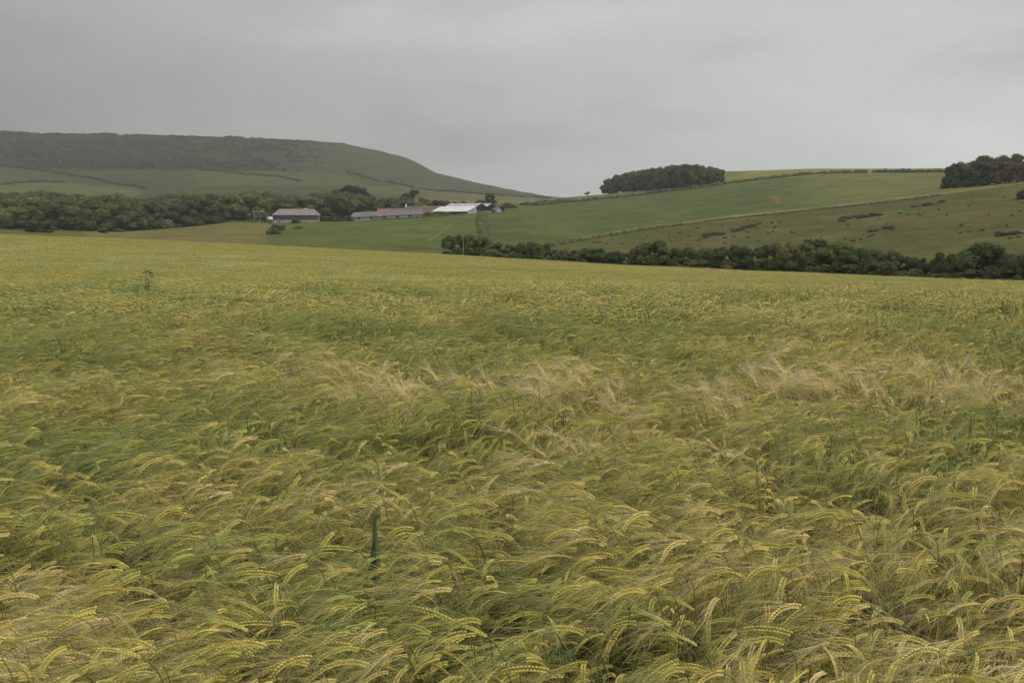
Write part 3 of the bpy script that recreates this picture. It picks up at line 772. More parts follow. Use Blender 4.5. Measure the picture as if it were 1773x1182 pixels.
# --- right hand wood
ro = [(1626,318),(1629,298),(1638,288),(1650,281),(1665,277.5),(1686,276.5),(1692,270),(1705,266),(1740,265),(1800,264),(1900,268),(2000,275)]
rt = [(1643,0,0),(1650,2,0),(1664,0,1),(1680,1,1),(1696,0,0),(1712,2,1),(1726,0,2),(1742,1,2),(1758,0,2),(1775,1,1),(1792,0,0),(1812,2,1),(1700,3,0),(1725,3,1),(1750,3,0),(1780,3,1),(1835,1,0),(1860,0,1)]
for px, row, kd in rt:
    base = np.interp(px, [1620, 1773, 2000], [327.5, 316.5, 300])
    loc = at(px, hit(px, base, 380).y + 5 + row * 11)
    lim = top_limit(loc, np.interp(px, *zip(*ro)) + random.uniform(0, 2))
    if row < 3 and px > 1686: lim = min(lim, top_limit(loc, 278 + random.uniform(-2, 3)))
    w = min(lim * 1.05, 14) if px > 1655 else 8.5
    if kd == 2: put('copper_beech', 'copper', loc, lim, w, 'brown leaved tree with bare trunk in the wood at the right edge', 'tree', 'brown trees in the right wood')
    else: put('sycamore_tree', 'clump', loc, lim, w, 'dark green tree in the wood at the right edge above the rough slope', 'tree', 'green trees in the right wood')
for px, w, hh in ((1636, 5, 6), (1650, 4, 4.5), (1668, 5, 3.6), (1684, 5, 4), (1697, 4, 3)):
    loc = at(px, hit(px, np.interp(px, [1620, 1773], [328.5, 317.5]), 380).y + 2.5)
    put('under_shrub', 'dark', loc, hh, w, 'low dark shrub at the foot of the left end of the right wood', 'shrub', 'shrubs at the foot of the right wood')
# --- hedgerow shrubs in the valley beyond the barley
ed = lambda px: float(np.interp(px, [d[0] for d in edge_dep], [d[1] for d in edge_dep]))
HS = [(783,403,24,'thorn'),(800,402,30,'thorn'),(824,408,30,'hedge'),(843,411,28,'hedge'),(862,419,30,'hedge'),(884,421,26,'hedge'),(903,419,24,'hedge'),(922,416,24,'hedge'),(940,418,22,'hedge'),
      (962,431,30,'scrub'),(986,430,28,'hedge'),(1004,431,24,'hedge'),(1031,426,40,'dark'),(1068,432,26,'dark'),(1094,433,22,'hedge'),(1110,425,28,'hedge'),(1134,416,50,'hedge'),(1160,427,40,'hedge'),(1186,424,36,'dark'),
      (1208,428,34,'hedge'),(1232,426,36,'hedge'),(1258,427,34,'hedge'),(1284,425,36,'hedge'),(1310,427,34,'hedge'),(1334,424,34,'hedge'),(1360,419,40,'hedge'),(1392,420,42,'hedge'),(1424,410,74,'bright'),(1462,424,44,'bright'),
      (1490,430,40,'hedge'),(1516,429,40,'hedge'),(1545,434,38,'hedge'),(1572,440,34,'hedge'),(1596,441,34,'dark'),(1618,452,26,'hedge'),(1637,431,30,'dark'),(1662,446,34,'hedge'),(1684,436,40,'hedge'),(1714,412,84,'dark'),(1760,443,34,'hedge'),(1795,436,50,'hedge'),(1840,425,60,'hedge')]
side_of = lambda px: ('left third' if px < 1000 else 'middle third' if px < 1400 else 'right third')
for px, yt, w, key in HS:
    D = ed(px) + (24 if px < 1090 else 13) + random.uniform(-2, 3); loc = at(px, D); loc.z -= .15
    hg = top_limit(loc, yt); wm = w * D / F * 1.5
    sp = {803-3: 'tall windblown thorn bush with open branches at the left end of the hedgerow', 1031: 'round dark bush standing alone in the gap left of the long hedgerow', 1068: 'small dark bush beside the pale grass at the barley edge',
          1424: 'bright green spreading shrub, tallest in the middle of the long hedgerow', 1714: 'largest dark rounded bush at the right end of the hedgerow', 1637: 'small dark tree top standing clear just left of the largest bush', 1134: 'tall domed shrub where the long hedgerow begins'}
    put('hedgerow_shrub', key, loc, hg, wm, sp.get(px, 'leafy green hedgerow shrub beyond the barley, ' + side_of(px)), 'shrub', None if px in sp else 'hedgerow shrubs ' + side_of(px), rz=0 if key == 'thorn' else None)
px = 1095
while px < 1850:      # lower front rank that closes the hedge to the ground
    D = ed(px) + 9 + random.uniform(-1, 1); loc = at(px, D); hg = random.uniform(1.6, 3.4) * (.75 if px > 1600 else 1); wm = random.uniform(3.2, 5.0)
    if not (1618 < px < 1632): put('hedgerow_shrub', random.choice(('hedge', 'hedge', 'dark')), loc, hg, wm, 'low shrub in the front rank of the hedgerow at the barley edge, ' + side_of(px), 'shrub', 'front rank shrubs ' + side_of(px))
    px += wm * F / D * .55
px = 775
while px < 1000:
    D = ed(px) + 12; loc = at(px, D); hg = random.uniform(1.8, 3.0); wm = random.uniform(3, 4.4)
    put('hedgerow_shrub', random.choice(('hedge', 'dark')), loc, hg, wm, 'low shrub in the front rank of the hedgerow at the barley edge, ' + side_of(px), 'shrub', 'front rank shrubs ' + side_of(px))
    px += wm * F / D * .6

def hedge(name, pts, height, width, mat, label, group=None, dens=10, size=.35, cat='hedge', dmin=250, gapn=.0):
    """hedge along photo points laid on the ground: uneven top, leafy skin; one mesh"""
    w = [hit(px, py, dmin) if len(q) == 0 else at(px, q[0]) for px, py, *q in pts]
    P = []; 
    for a, b in zip(w[:-1], w[1:]):
        n = max(2, int((b - a).length / (width * .5)))
        P += [a.lerp(b, i / n) for i in range(n)]
    P.append(w[-1]); P = np.array([p[:] for p in P]); P[:, 2] = h(P[:, 0], P[:, 1])
    r = np.random.default_rng(len(label) * 7 + len(P)); o = P[0].copy()
    rad = width * .5 * r.uniform(.75, 1.25, len(P)); cen = P + np.stack([r.normal(0, width * .08, len(P)), r.normal(0, width * .08, len(P)), np.zeros(len(P))], 1)
    sq = height / (width * .5) * r.uniform(.72, 1.12, len(P))
    g = Geo(); iv, if_ = ico()
    for c, q, s_ in zip(cen - o, rad, sq): g.add(c + iv * np.array([q * .9, q * .9, q * s_ * .82]) * (1 + .12 * r.normal(0, 1, len(iv)))[:, None], if_)
    n = int(len(P) * dens); k = r.integers(0, len(P), n); d = r.normal(0, 1, (n, 3)); d /= np.linalg.norm(d, axis=1)[:, None]; d[:, 2] = abs(d[:, 2])
    p = (cen - o)[k] + d * np.stack([rad[k], rad[k], rad[k] * sq[k]], 1) * r.uniform(.8, 1.08, n)[:, None]
    nn = d + r.normal(0, .5, (n, 3)); t = np.cross(nn, r.normal(0, 1, (n, 3))); t /= np.linalg.norm(t, axis=1)[:, None]; b = np.cross(nn, t); b /= np.linalg.norm(b, axis=1)[:, None]
    s_ = (size * r.uniform(.5, 1.2, n))[:, None]
    g.add(np.stack([p - t*s_, p - b*s_*.6, p + t*s_, p + b*s_*.6], 1).reshape(-1, 3), np.arange(4*n).reshape(n, 4))
    ob = link(name, g.mesh(name, mat)); ob.location = o
    return tag(ob, label, cat, group)
hedge('hedge', [(900,353.5),(960,351.5),(1000,349.5),(1100,339.5),(1150,333),(1200,326.5),(1260,319),(1300,314),(1400,303),(1450,300.5),(1499,299.5)], 2.6, 3.2, M_SCRUB, 'long dark hedge climbing the hill past the foot of the ridge clump', dens=26, size=.38)
hedge('hedge', [(1512,299),(1570,299),(1630,298.5)], 2.8, 3.4, M_SCRUB, 'straight clipped hedge on the skyline left of the right wood', dens=26, size=.36)
hedge('hedge', [(958,426),(1000,418),(1060,408),(1120,398.5),(1180,390)], 1.3, 1.8, M_SCRUB, 'low dark hedge at the lower end of the pale verge across the slope', dens=16, size=.25)
hedge('hedge', [(1180,390.5),(1240,382),(1380,367.5),(1500,355),(1570,346.5),(1630,338.5)], .8, 1.4, M_SCRUB, 'thin dark hedge bottom running under the pale verge, right half of the slope', dens=14, size=.22)
hedge('hedge', [(834,369),(836,376),(833,384),(838,393),(835,401),(840,411)], 1.3, 4.2, M_HEDGE, 'wide scrubby hedge running straight downhill from the black gabled barn', dens=170, size=.24)
hedge('hedge', [(330,0,178),(400,0,196),(500,0,208),(600,0,216),(700,0,226),(780,0,236)], .75, 1.3, M_SCRUB, 'dark rough hedge bottom tracing the far edge of the barley', dens=12, size=.2)
hedge('hedge', [(905,355),(930,356),(965,352)], 2.6, 4, M_SCRUB, 'dark hedge behind the farm at the low end of the hill', dens=30, size=.5)
hedge('hedge', [(380,386),(420,385),(466,385.5)], 1.0, 2, M_SCRUB, 'low hedge on the crest of the pale meadow left of the dark clad barn', dens=20, size=.3)
hedge('hedge', [(615,381.5),(680,380),(745,376.5),(800,372.5)], .8, 1.8, M_SCRUB, 'dark garden hedge below the farm roofs', dens=30, size=.3)
for pts, lb in (([(0,289),(60,294),(100,300),(150,308),(200,319),(250,326)], 'dark hedge slanting down the misty hillside at the far left'), ([(-60,330),(0,321),(50,316.5),(110,316)], 'short dark hedge under the green hill field at the far left'),
                ([(345,295),(420,302),(480,306),(520,315)], 'faint hedge dividing the pale fields on the hillside above the farm'), ([(600,297),(640,309),(700,322),(760,331)], 'hedge at the foot of the bare hill shoulder'),
                ([(760,331),(830,336),(900,341),(950,344)], 'hedge along the top of the tan field at the tail of the hill')):
    hedge('far_hedge', pts, 2.6, 6, M_HILLW, lb, dens=14, size=1.3, dmin=1120)
# scrub on the rough slope
def patch(x0, y0, x1, y1, w, n, lb, gp, hmin=.45, hmax=1.0, key='scrub', wd=(2.0, 3.6), dmin=250):
    for i in range(n):
        u = random.random(); px = x0 + (x1-x0)*u; py = y0 + (y1-y0)*u + random.uniform(-w, w)
        loc = hit(px, py, dmin); loc.z -= .1
        put('scrub_bush', key, loc, random.uniform(hmin, hmax), random.uniform(*wd), lb, 'bush', gp)
patch(1455, 381, 1525, 370, 3.5, 26, 'grey green bush in the largest thicket on the rough slope', 'bushes of the largest thicket')
patch(1510, 401, 1545, 395, 2.0, 9, 'grey green bush in the small thicket below the largest one', 'bushes of the small thicket')
patch(1212, 412, 1318, 390, 3.0, 26, 'dull bush in the long strip of scrub beside the pole on the slope', 'bushes of the scrub strip')
patch(1730, 407, 1773, 402, 2.5, 10, 'grey green bush in the thicket near the right edge of the slope', 'bushes near the right edge')
patch(1764, 345, 1790, 342, 3.5, 5, 'dark bush cut by the right edge of the picture under the wood', 'dark bushes under the right wood', 2.5, 4, 'dark', (4, 5))
patch(1570, 360, 1640, 350, 1.5, 8, 'low scrub bush high on the rough slope, under the thin hedge', 'scrub below the thin hedge')
rs = random.Random(12)
for i in range(90):
    px = rs.uniform(1020, 1773); lo = np.interp(px, [p[0] for p in line1], [p[1] for p in line1]); py = lo + 8 + rs.random() ** 1.1 * (440 - lo - 16) * .85
    if px < 1500 and rs.random() < .25: continue
    loc = hit(px, py); loc.z -= .05
    put('tussock', 'scrub', loc, rs.uniform(.3, .6), rs.uniform(.7, 1.7), 'small dark tussock scattered on the rough brownish slope', 'tussock', 'tussocks on the rough slope')
# bushes round the farm
for px, py, hg, w, key, nm, lb in [
    (444, 384, 4.6, 6, 'hedge', 'bush', 'leafy bush half hiding the mossy cottage at its left'),
    (453, 384, 4.2, 6, 'dark', 'bush', 'dark bush half hiding the mossy cottage at its right'),
    (512, 386.5, 2.3, 5.5, 'hedge', 'bush', 'bush growing against the pale wall of the dark clad barn'),
    (481, 400, 2.8, 7, 'hedge', 'bush', 'wide straggling bush on the meadow below the left end of the dark clad barn'),
    (473, 405, 2.6, 6, 'hedge', 'bush', 'lower of the two straggling bushes on the meadow edge'),
    (516, 396, 1.2, 5, 'scrub', 'bush', 'flat patch of scrub on the grass below the dark clad barn'),
    (58, 403, 5.4, 9, 'hedge', 'bush', 'left one of two rounded bushes on the meadow in front of the left wood'),
    (82, 403, 5.0, 8, 'hedge', 'bush', 'right one of two rounded bushes on the meadow in front of the left wood'),
    (178, 404, 2.4, 4.5, 'hedge', 'bush', 'small low bush in front of the right part of the left wood'),
    (205, 402, 1.8, 4.5, 'hedge', 'bush', 'flattest bush on the strip of grass before the left wood'),
    (782, 369, 2.6, 4, 'dark', 'bush', 'dark round bush in front of the long white barn roof'),
    (562, 383, 2.6, 9, 'hedge', 'bush', 'bush beside the right end of the dark clad barn'),
    (585, 383, 2.6, 10, 'scrub', 'bush', 'grey bush halfway between the barn and the long low shed'),
    (604, 383, 3.0, 7, 'hedge', 'bush', 'bush touching the left end of the long low shed'),
    (880, 360, 3.2, 9, 'scrub', 'bush', 'bush right of the farm beyond the green slope'),
    (868, 366, 3.0, 7, 'clump', 'tree', 'small dense tree just right of the grey farm shed')]:
    loc = hit(px, py, 380); put('meadow_bush', key, loc, hg, w, lb, nm)
for i in range(16):
    u = i / 15; px = 632 + u * 140 + random.uniform(-3, 3); py = 380.5 - u * 7
    if .40 < u < .5: continue
    loc = hit(px, py, 380); put('gorse_bush', 'gorse', loc, random.uniform(2.2, 3.0), random.uniform(4.0, 6.0), 'yellow flowering bush in the bank in front of the long low shed', 'bush', 'yellow bushes before the long low shed')
# yellowish weeds at the barley edge
g = Geo(); r = np.random.default_rng(3)
for i in range(1500):
    px = r.uniform(985, 1110); D = ed(px) + r.uniform(3, 7); c = np.array(at(px, D)[:]); hh = r.uniform(.3, .8); a = r.normal(0, .15, 3); b = np.array([.05, 0, 0])
    g.add([c - b, c + b, c + a + np.array([0, 0, hh])], [(0, 1, 2, 2)])
tag(link('tall_weeds', g.mesh('tall_weeds', simple('weeds', (.33, .26, .08), (.20, .17, .07), .5))), 'strip of pale yellowish tall weeds at the barley edge by the dark bushes', 'weeds', kind='stuff')
# woodland on the upper hill: one far mass
g = Geo(); r = np.random.default_rng(8); iv, if_ = ico(); nh = 0
b1 = [(-200,286),(0,287),(100,292),(250,293),(400,293),(520,296),(560,280),(580,262),(600,250)]
for i in range(13000):
    D = r.uniform(1560, 2160); px = r.uniform(-420, 600); s_, _ = ratio(px, 270); x = float(s_) * D; z = float(h(x, D)); X_, Y_ = pixel(x, D, z)
    if Y_ > np.interp(px, *zip(*b1)) or (px > 330 and fbm(np.array(x / 90), np.array(D / 60), 77) < .44): continue
    q = r.uniform(2.5, 6) * (1 if px < 520 else .7)
    if px > 470 and r.random() < (px - 470) / 110: continue
    c = np.array([x, D, z - q * .3])
    n = 26; d = r.normal(0, 1, (n, 3)); d /= np.linalg.norm(d, axis=1)[:, None]; d[:, 2] = abs(d[:, 2]); p_ = c + d * np.array([q, q, q * .6])
    t_ = np.cross(d + r.normal(0, .4, (n, 3)), r.normal(0, 1, (n, 3))); t_ /= np.linalg.norm(t_, axis=1)[:, None]; b_ = np.cross(d, t_); s2 = q * .42
    g.add(np.stack([p_ - t_*s2, p_ - b_*s2, p_ + t_*s2, p_ + b_*s2], 1).reshape(-1, 3), np.arange(4*n).reshape(n, 4)); nh += 1
    if nh > 6200: break
tag(link('hill_woodland', g.mesh('hill_woodland', M_HILLW)), 'dark scrubby woodland covering the upper face and crest of the misty hill', 'woodland', kind='stuff')

# ------------------------------------------------------------------ farm
M_PINK = simple('roof_sheet', (.22, .195, .175), (.14, .125, .115), .6, .9)
M_BLUE = simple('cladding_blue', (.062, .075, .095), (.045, .055, .07), .8, .7)
M_BLUEL = simple('cladding_light', (.16, .19, .26), (.12, .14, .2), .8, .7)
M_CONC = simple('concrete_wall', (.38, .33, .27), (.26, .23, .19), .7, .9)
M_TUNNEL = simple('grey_roofing', (.155, .150, .148), (.115, .11, .11), .4, .95)
M_RUST = simple('rust_roof', (.24, .10, .055), (.17, .08, .05), .6, .9)
M_BROWN = simple('brown_tiles', (.135, .098, .080), (.095, .075, .062), .7, .9)
M_WALL = simple('stone_wall', (.30, .27, .22), (.2, .18, .15), 1.2, .9)
M_WHITE1 = simple('fibre_cement', (.40, .41, .39), (.28, .29, .27), .5, .8)
M_WHITE2 = simple('white_sheet', (.58, .59, .56), (.44, .45, .42), .5, .7)
M_BLACK = simple('black_boarding', (.022, .023, .026), (.015, .015, .018), 2, .9)
M_GREY = simple('grey_panel', (.36, .35, .33), (.28, .27, .26), .6, .9)
M_DIM = simple('rooflight', (.16, .17, .17), (.12, .13, .13), 1, .5)
M_PAINT = simple('white_paint', (.8, .8, .78), (.7, .7, .68), 2, .4)
M_GLASS = simple('dark_glass', (.03, .035, .04), (.02, .025, .03), 2, .15, spec=.5)
M_TYRE = simple('tyre', (.02, .02, .02), (.015, .015, .015), 3, .9)
M_POLE = simple('pole_wood', (.28, .26, .20), (.20, .18, .14), 2, .9)
M_PATH = simple('worn_path', (.14, .13, .06), (.10, .10, .045), .3, .95)
def part(root, name, mat, build, smooth=False):
    g = Geo(); build(g); return link(name, g.mesh(name, mat, smooth), root)
def slab(g, quad, th=.12):
    """a sloping sheet with thickness from four corners (counter-clockwise from above)"""
    q = np.array(quad, float); v = np.concatenate([q, q - np.array([0, 0, th])])
    g.add(v, [(0,1,2,3),(7,6,5,4),(0,4,5,1),(1,5,6,2),(2,6,7,3),(3,7,4,0)])
def ground_z(x, y): return float(h(x, y))

# dark clad barn, hipped
c = hit(510, 385.5, 400); b = empty('barn', (c.x, c.y + 6, c.z - .3), R(9)); tag(b, 'long barn with dark blue cladding, pale low wall and pinkish grey roof, leftmost farm building', 'barn')
Lh, Wh = 12.4, 6.0
part(b, 'lower_wall', M_CONC, lambda g: g.box((-Lh, -Wh, -1), (Lh, Wh, 1.75)))
part(b, 'cladding', M_BLUE, lambda g: g.box((-Lh-.06, -Wh-.06, 1.75), (Lh+.06, Wh+.06, 4.35)))
part(b, 'end_cladding', M_BLUEL, lambda g: (g.box((Lh+.07, -Wh, 1.8), (Lh+.15, Wh, 4.3)), g.box((Lh-.9, -Wh-.16, 1.8), (Lh-.1, -Wh-.07, 4.3))))
def hip(g):
    e = .5; x1, y1, xr = Lh+e, Wh+e, Lh-3.0; z0, z1 = 4.36, 7.7
    v = [(-x1,-y1,z0),(x1,-y1,z0),(x1,y1,z0),(-x1,y1,z0),(-xr,0,z1),(xr,0,z1),(-x1,-y1,z0-.15),(x1,-y1,z0-.15),(x1,y1,z0-.15),(-x1,y1,z0-.15)]
    g.add(v, [(0,1,5,4),(2,3,4,5)]); g.add(v, [(1,2,5,5),(3,0,4,4),(9,8,7,7),(9,7,6,6)]); g.add(v, [(0,6,7,1),(1,7,8,2),(2,8,9,3),(3,9,6,0)])
rf = part(b, 'roof', M_PINK, hip)
part(rf, 'ridge_vent', M_PAINT, lambda g: g.box((3.6, -.3, 7.68), (6.2, .3, 8.0)))
for i in range(3): part(b, 'door', M_BLACK, lambda g: g.box((-9 + i*8, -Wh-.05, .05), (-8.75 + i*8, -Wh-.012, 1.7)))
# long low shed
c = hit(668, 379.5, 420); b = empty('long_shed', (c.x, c.y + 4, c.z), 0); b.rotation_euler = (0, -R(2.6), R(6)); tag(b, 'very long low grey roofed shed behind the yellow bushes', 'shed')
part(b, 'wall', M_GREY, lambda g: g.box((-19.6, -3.9, -1.5), (19.6, 3.9, 1.9)))
def gable(L_, W_, z0, z1, x0=None, th=.14, hipl=0):
    def f(g):
        xa, xb = -L_, L_
        slab(g, [(xa,-W_,z0),(xb,-W_,z0),(xb,0,z1),(xa+hipl,0,z1)], th); slab(g, [(xb,W_,z0),(xa,W_,z0),(xa+hipl,0,z1+.003),(xb,0,z1+.003)], th)
        if hipl: slab(g, [(xa,W_,z0),(xa,-W_,z0),(xa+hipl,-.01,z1),(xa+hipl,.01,z1)], th)
    return f
def tri_wall(g, x, W_, z0, z1, t=.1):
    g.add([(x,-W_,z0),(x,W_,z0),(x,0,z1),(x+t,-W_,z0),(x+t,W_,z0),(x+t,0,z1)], [(0,2,1,1),(3,4,5,5),(0,1,4,3),(1,2,5,4),(2,0,3,5)])
part(b, 'roof', M_TUNNEL, gable(20, 4.4, 1.9, 4.5, hipl=2.4)); part(b, 'gable_wall', M_GREY, lambda g: tri_wall(g, 19.4, 3.9, 1.88, 4.2))
for i in range(5): part(b, 'window', M_GLASS, lambda g: g.box((-16 + i*7, -3.94, .6), (-14.2 + i*7, -3.91, 1.5)))
# cottages with red and brown roofs
def cottage(px, py, D, hl, hw, eave, ridge, rz, roofmat, wallmat, name, label, chimney=None, cat='house', nwin=3):
    c = at(px, D); b = empty(name, (c.x, c.y, c.z), rz); tag(b, label, cat)
    base = top_limit(c, py)        # lift so the ridge meets its photo row
    k = base - ridge
    part(b, 'wall', wallmat, lambda g: (g.box((-hl, -hw, -3), (hl, hw, eave + k)), tri_wall(g, -hl, hw, eave + k, ridge + k - .2), tri_wall(g, hl - .1, hw, eave + k, ridge + k - .2)))
    rf = part(b, 'roof', roofmat, gable(hl + .35, hw + .4, eave + k, ridge + k))
    if chimney is not None:
        part(rf, 'chimney', M_PAINT, lambda g: (g.box((chimney - .45, -.45, ridge + k - .5), (chimney + .45, .45, ridge + k + 1.3)), g.box((chimney - .2, -.2, ridge + k + 1.301), (chimney + .2, .2, ridge + k + 1.7))))
    for i in range(nwin):
        x = -hl + (i + .5) * 2 * hl / nwin; part(b, 'window', M_GLASS, lambda g: g.box((x - .5, -hw - .04, eave + k - 1.6), (x + .5, -hw - .01, eave + k - .5)))
    return b, k
cottage(664, 361.5, 588, 3.2, 3.4, 2.6, 5.0, R(8), M_RUST, M_WALL, 'outbuilding', 'small farm building with orange red roof behind the long low shed', cat='outbuilding', nwin=2)
cottage(690, 360.5, 600, 7.2, 3.6, 2.6, 5.0, R(6), M_BROWN, M_WALL, 'farmhouse', 'brown roofed farmhouse right of the orange red roof', None, 'farmhouse', 4)
bb, kk_ = cottage(715, 357.5, 612, 4.9, 3.6, 3.2, 6.2, R(4), M_BROWN, M_WALL, 'cottage', 'brown roofed cottage with white chimney beside the long brown barn', -4.0, 'cottage', 3)
part(bb, 'ridge_capping', M_CONC, lambda g: g.box((-3.6, -.25, 6.19 + kk_), (5.2, .25, 6.45 + kk_)))
bb, kk_ = cottage(746, 356.5, 590, 7.0, 5.6, 1.4, 6.0, R(3), M_BROWN, M_BROWN, 'brown_barn', 'low barn with deep plain brown roof touching the white roofed barn', None, 'barn', 0)
part(bb, 'door', M_BLACK, lambda g: g.box((-1.5, -5.64, kk_ - 2.5), (1.5, -5.61, kk_ + 1.3)))
# white roofed double span barn with black gables
c = hit(809, 370.5, 420); th = R(135)
b = empty('white_barn', (c.x, c.y, c.z), 0); tag(b, 'big barn with long white patched roof and two black gables, tallest farm building', 'barn')
TV = np.array([math.cos(R(43)), math.sin(R(43)), 0]); RV = np.array([-math.sin(R(43)), math.cos(R(43)), 0]); LB = 28.0; UP = np.array([0, 0, 1.])
def P3(t, l, z): return TV * t + RV * l + UP * z
prof = [(0, 1.5), (6.6, 4.25), (10.6, 6.1), (14.4, 4.15), (18.0, 6.0), (22.4, 4.1)]
def strip(g, a, c_, l0, l1, off=0.0, th_=.12):
    (t0, z0), (t1, z1) = a, c_
    slab(g, [P3(t0, l1, z0+off), P3(t0, l0, z0+off), P3(t1, l0, z1+off), P3(t1, l1, z1+off)], th_)
def r1(g): strip(g, prof[1], prof[2], -.3, LB); strip(g, (10.603, 6.1), prof[3], -.3, LB)
def r2(g): strip(g, (-.35, 1.35), (6.6, 4.25), -.5, LB + 4, .06)
def r3(g): strip(g, (14.403, 4.15), prof[4], -.3, LB); strip(g, (18.003, 6.0), (22.8, 3.95), -.3, LB)
mr = part(b, 'main_roof', M_WHITE1, r1); part(b, 'lean_to_roof', M_WHITE2, r2); part(b, 'rear_roof', M_WHITE1, r3)
for row_ in (.28, .72):
    for i in range(6):
        l0 = 2.5 + i * 4.4 + (1.4 if row_ > .5 else 0); t0 = 6.6 + 4 * row_; z0 = 4.25 + 1.85 * row_
        part(mr, 'rooflight', M_DIM, lambda g: strip(g, (t0, z0 + .03), (t0 + .75, z0 + .03 + .347), l0, l0 + .8, .0, .02))
def poly_wall(g, pts, l, t_=.1):
    a = np.array([P3(t, l, z) for t, z in pts]); bq = a + RV * t_; n = len(pts); v = np.concatenate([a, bq])
    g.add(v, [(0, i, i+1, i+1) for i in range(1, n-1)] + [(n, n+i+1, n+i, n+i) for i in range(1, n-1)] + [(i, n+i, n+(i+1) % n, (i+1) % n) for i in range(n)])
part(b, 'black_gable', M_BLACK, lambda g: poly_wall(g, [(6.9,1.75),(14.3,1.75),(14.3,4.0),(10.6,5.85),(6.9,4.15)], 0))
part(b, 'black_gable', M_BLACK, lambda g: poly_wall(g, [(14.5,1.75),(22.2,1.75),(22.2,3.95),(18,5.75),(14.5,3.95)], 0))
part(b, 'gable_base', M_WALL, lambda g: poly_wall(g, [(6.9,-1.5),(22.2,-1.5),(22.2,1.7),(6.9,1.7)], -.02, .14))
part(b, 'side_panel', M_WHITE1, lambda g: poly_wall(g, [(0.1,-1.5),(6.85,-1.5),(6.85,4.1),(0.1,1.25)], 0))
part(b, 'side_wall', M_BLACK, lambda g: slab(g, [P3(.15, LB, 1.3), P3(.15, .1, 1.3), P3(.3, .1, 1.31), P3(.3, LB, 1.31)], 2.6))
part(b, 'far_wall', M_WALL, lambda g: slab(g, [P3(22.1, LB, 3.8), P3(22.1, .1, 3.8), P3(22.3, .1, 3.8), P3(22.3, LB, 3.8)], 5))
part(b, 'rear_gable', M_WALL, lambda g: poly_wall(g, [(0.2,-1.5),(22.2,-1.5),(22.2,3.95),(18,5.7),(14.4,3.95),(10.6,5.8),(0.2,1.3)], LB - .3))
# grey shed right of it
cottage(858, 358.5, 575, 2.6, 2.4, 2.0, 3.6, R(-35), M_TUNNEL, M_GREY, 'grey_shed', 'little grey shed at the right end of the farm', None, 'shed', 1)
cottage(911, 348.5, 690, 5.5, 3, 2.0, 3.6, R(-5), M_TUNNEL, M_WALL, 'distant_cottage', 'tiny distant grey roof among bushes right of the farm', None, 'cottage', 2)
cottage(448, 361, 572, 3.0, 3, 2.4, 4.6, R(10), simple('mossy_roof', (.14, .13, .06), (.09, .085, .04), .8, .9), M_BROWN, 'mossy_cottage', 'small cottage with mossy roof half hidden left of the dark clad barn', None, 'cottage', 2)
# white van
c = hit(464, 383, 420); v = empty('parked_van', (c.x, c.y + 6, top_limit(Vector((c.x, c.y + 6, 0)), 374.5)), R(60)); v.location.z = ground_z(c.x, c.y + 6) + .3
tag(v, 'small white van parked between the mossy cottage and the dark clad barn', 'van')
def van_body(g):
    pr = [(-2.3,.35),(2.2,.35),(2.35,.9),(1.5,1.15),(.95,1.95),(-2.25,2.0),(-2.35,1.0)]; n = len(pr)
    vv = [(x, -.95, z) for x, z in pr] + [(x, .95, z) for x, z in pr]
    g.add(vv, [(0,i,i+1,i+1) for i in range(1,n-1)] + [(n,n+i+1,n+i,n+i) for i in range(1,n-1)] + [(i,n+i,n+(i+1)%n,(i+1)%n) for i in range(n)])
part(v, 'body', M_PAINT, van_body); part(v, 'windscreen', M_GLASS, lambda g: g.add([(1.48,-.8,1.22),(1.48,.8,1.22),(1.04,.75,1.88),(1.04,-.75,1.88)], [(0,1,2,3)]))
for x in (-1.5, 1.5):
    for y in (-.9, .9): part(v, 'wheel', M_TYRE, lambda g: g.tube([(x, y-.1, .33), (x, y+.1, .33)], .33, 12))
for px, py, lb in ((803, 372.5, 'pale low feed trough on the grass before the white roofed barn'), (537, 389, 'pale low feed trough on the grass below the dark clad barn')):
    c = hit(px, py, 400); tr_ = empty('feed_trough', (c.x, c.y, c.z), R(4)); tag(tr_, lb, 'trough')
    part(tr_, 'trough', M_CONC, lambda g: (g.box((-1.6,-.35,.35),(1.6,.35,.45)), g.box((-1.6,-.4,.451),(1.6,-.3,.75)), g.box((-1.6,.3,.451),(1.6,.4,.75)), g.box((-1.6,-.29,.451),(-1.5,.29,.75)), g.box((1.5,-.29,.451),(1.6,.29,.75))))
    for x in (-1.3, 1.3): part(tr_, 'leg', M_GREY, lambda g: g.box((x-.08,-.3,-.1),(x+.08,.3,.349)))
# poles
def pole(px, ytop, D, label, arm=True, r0=.13):
    c = at(px, D); hh = top_limit(c, ytop); o = empty('utility_pole', c, R(12)); tag(o, label, 'pole')
    part(o, 'post', M_POLE, lambda g: g.tube([(0,0,-.5),(0,0,hh*.5),(0,0,hh)], [r0, r0*.85, r0*.7], 8), True)
    if arm:
        ca = part(o, 'crossarm', M_POLE, lambda g: g.box((-.7,-.05,hh-.45),(.7,.05,hh-.33)))
        for x in (-.6, 0, .6): part(ca, 'insulator', M_PAINT, lambda g: g.tube([(x,0,hh-.33),(x,0,hh-.15)], [.06,.04], 6))
pole(802, 408, 236, 'pale post standing before the thorn bushes at the left end of the hedgerow', False, .10)
pole(1262, 396, 262, 'pale utility pole rising above the hedgerow in the middle of the slope')
pole(440, 369, 552, 'thin pole left of the small white van', True, .12); pole(451, 370, 556, 'thin pole in front of the mossy cottage', False, .12)
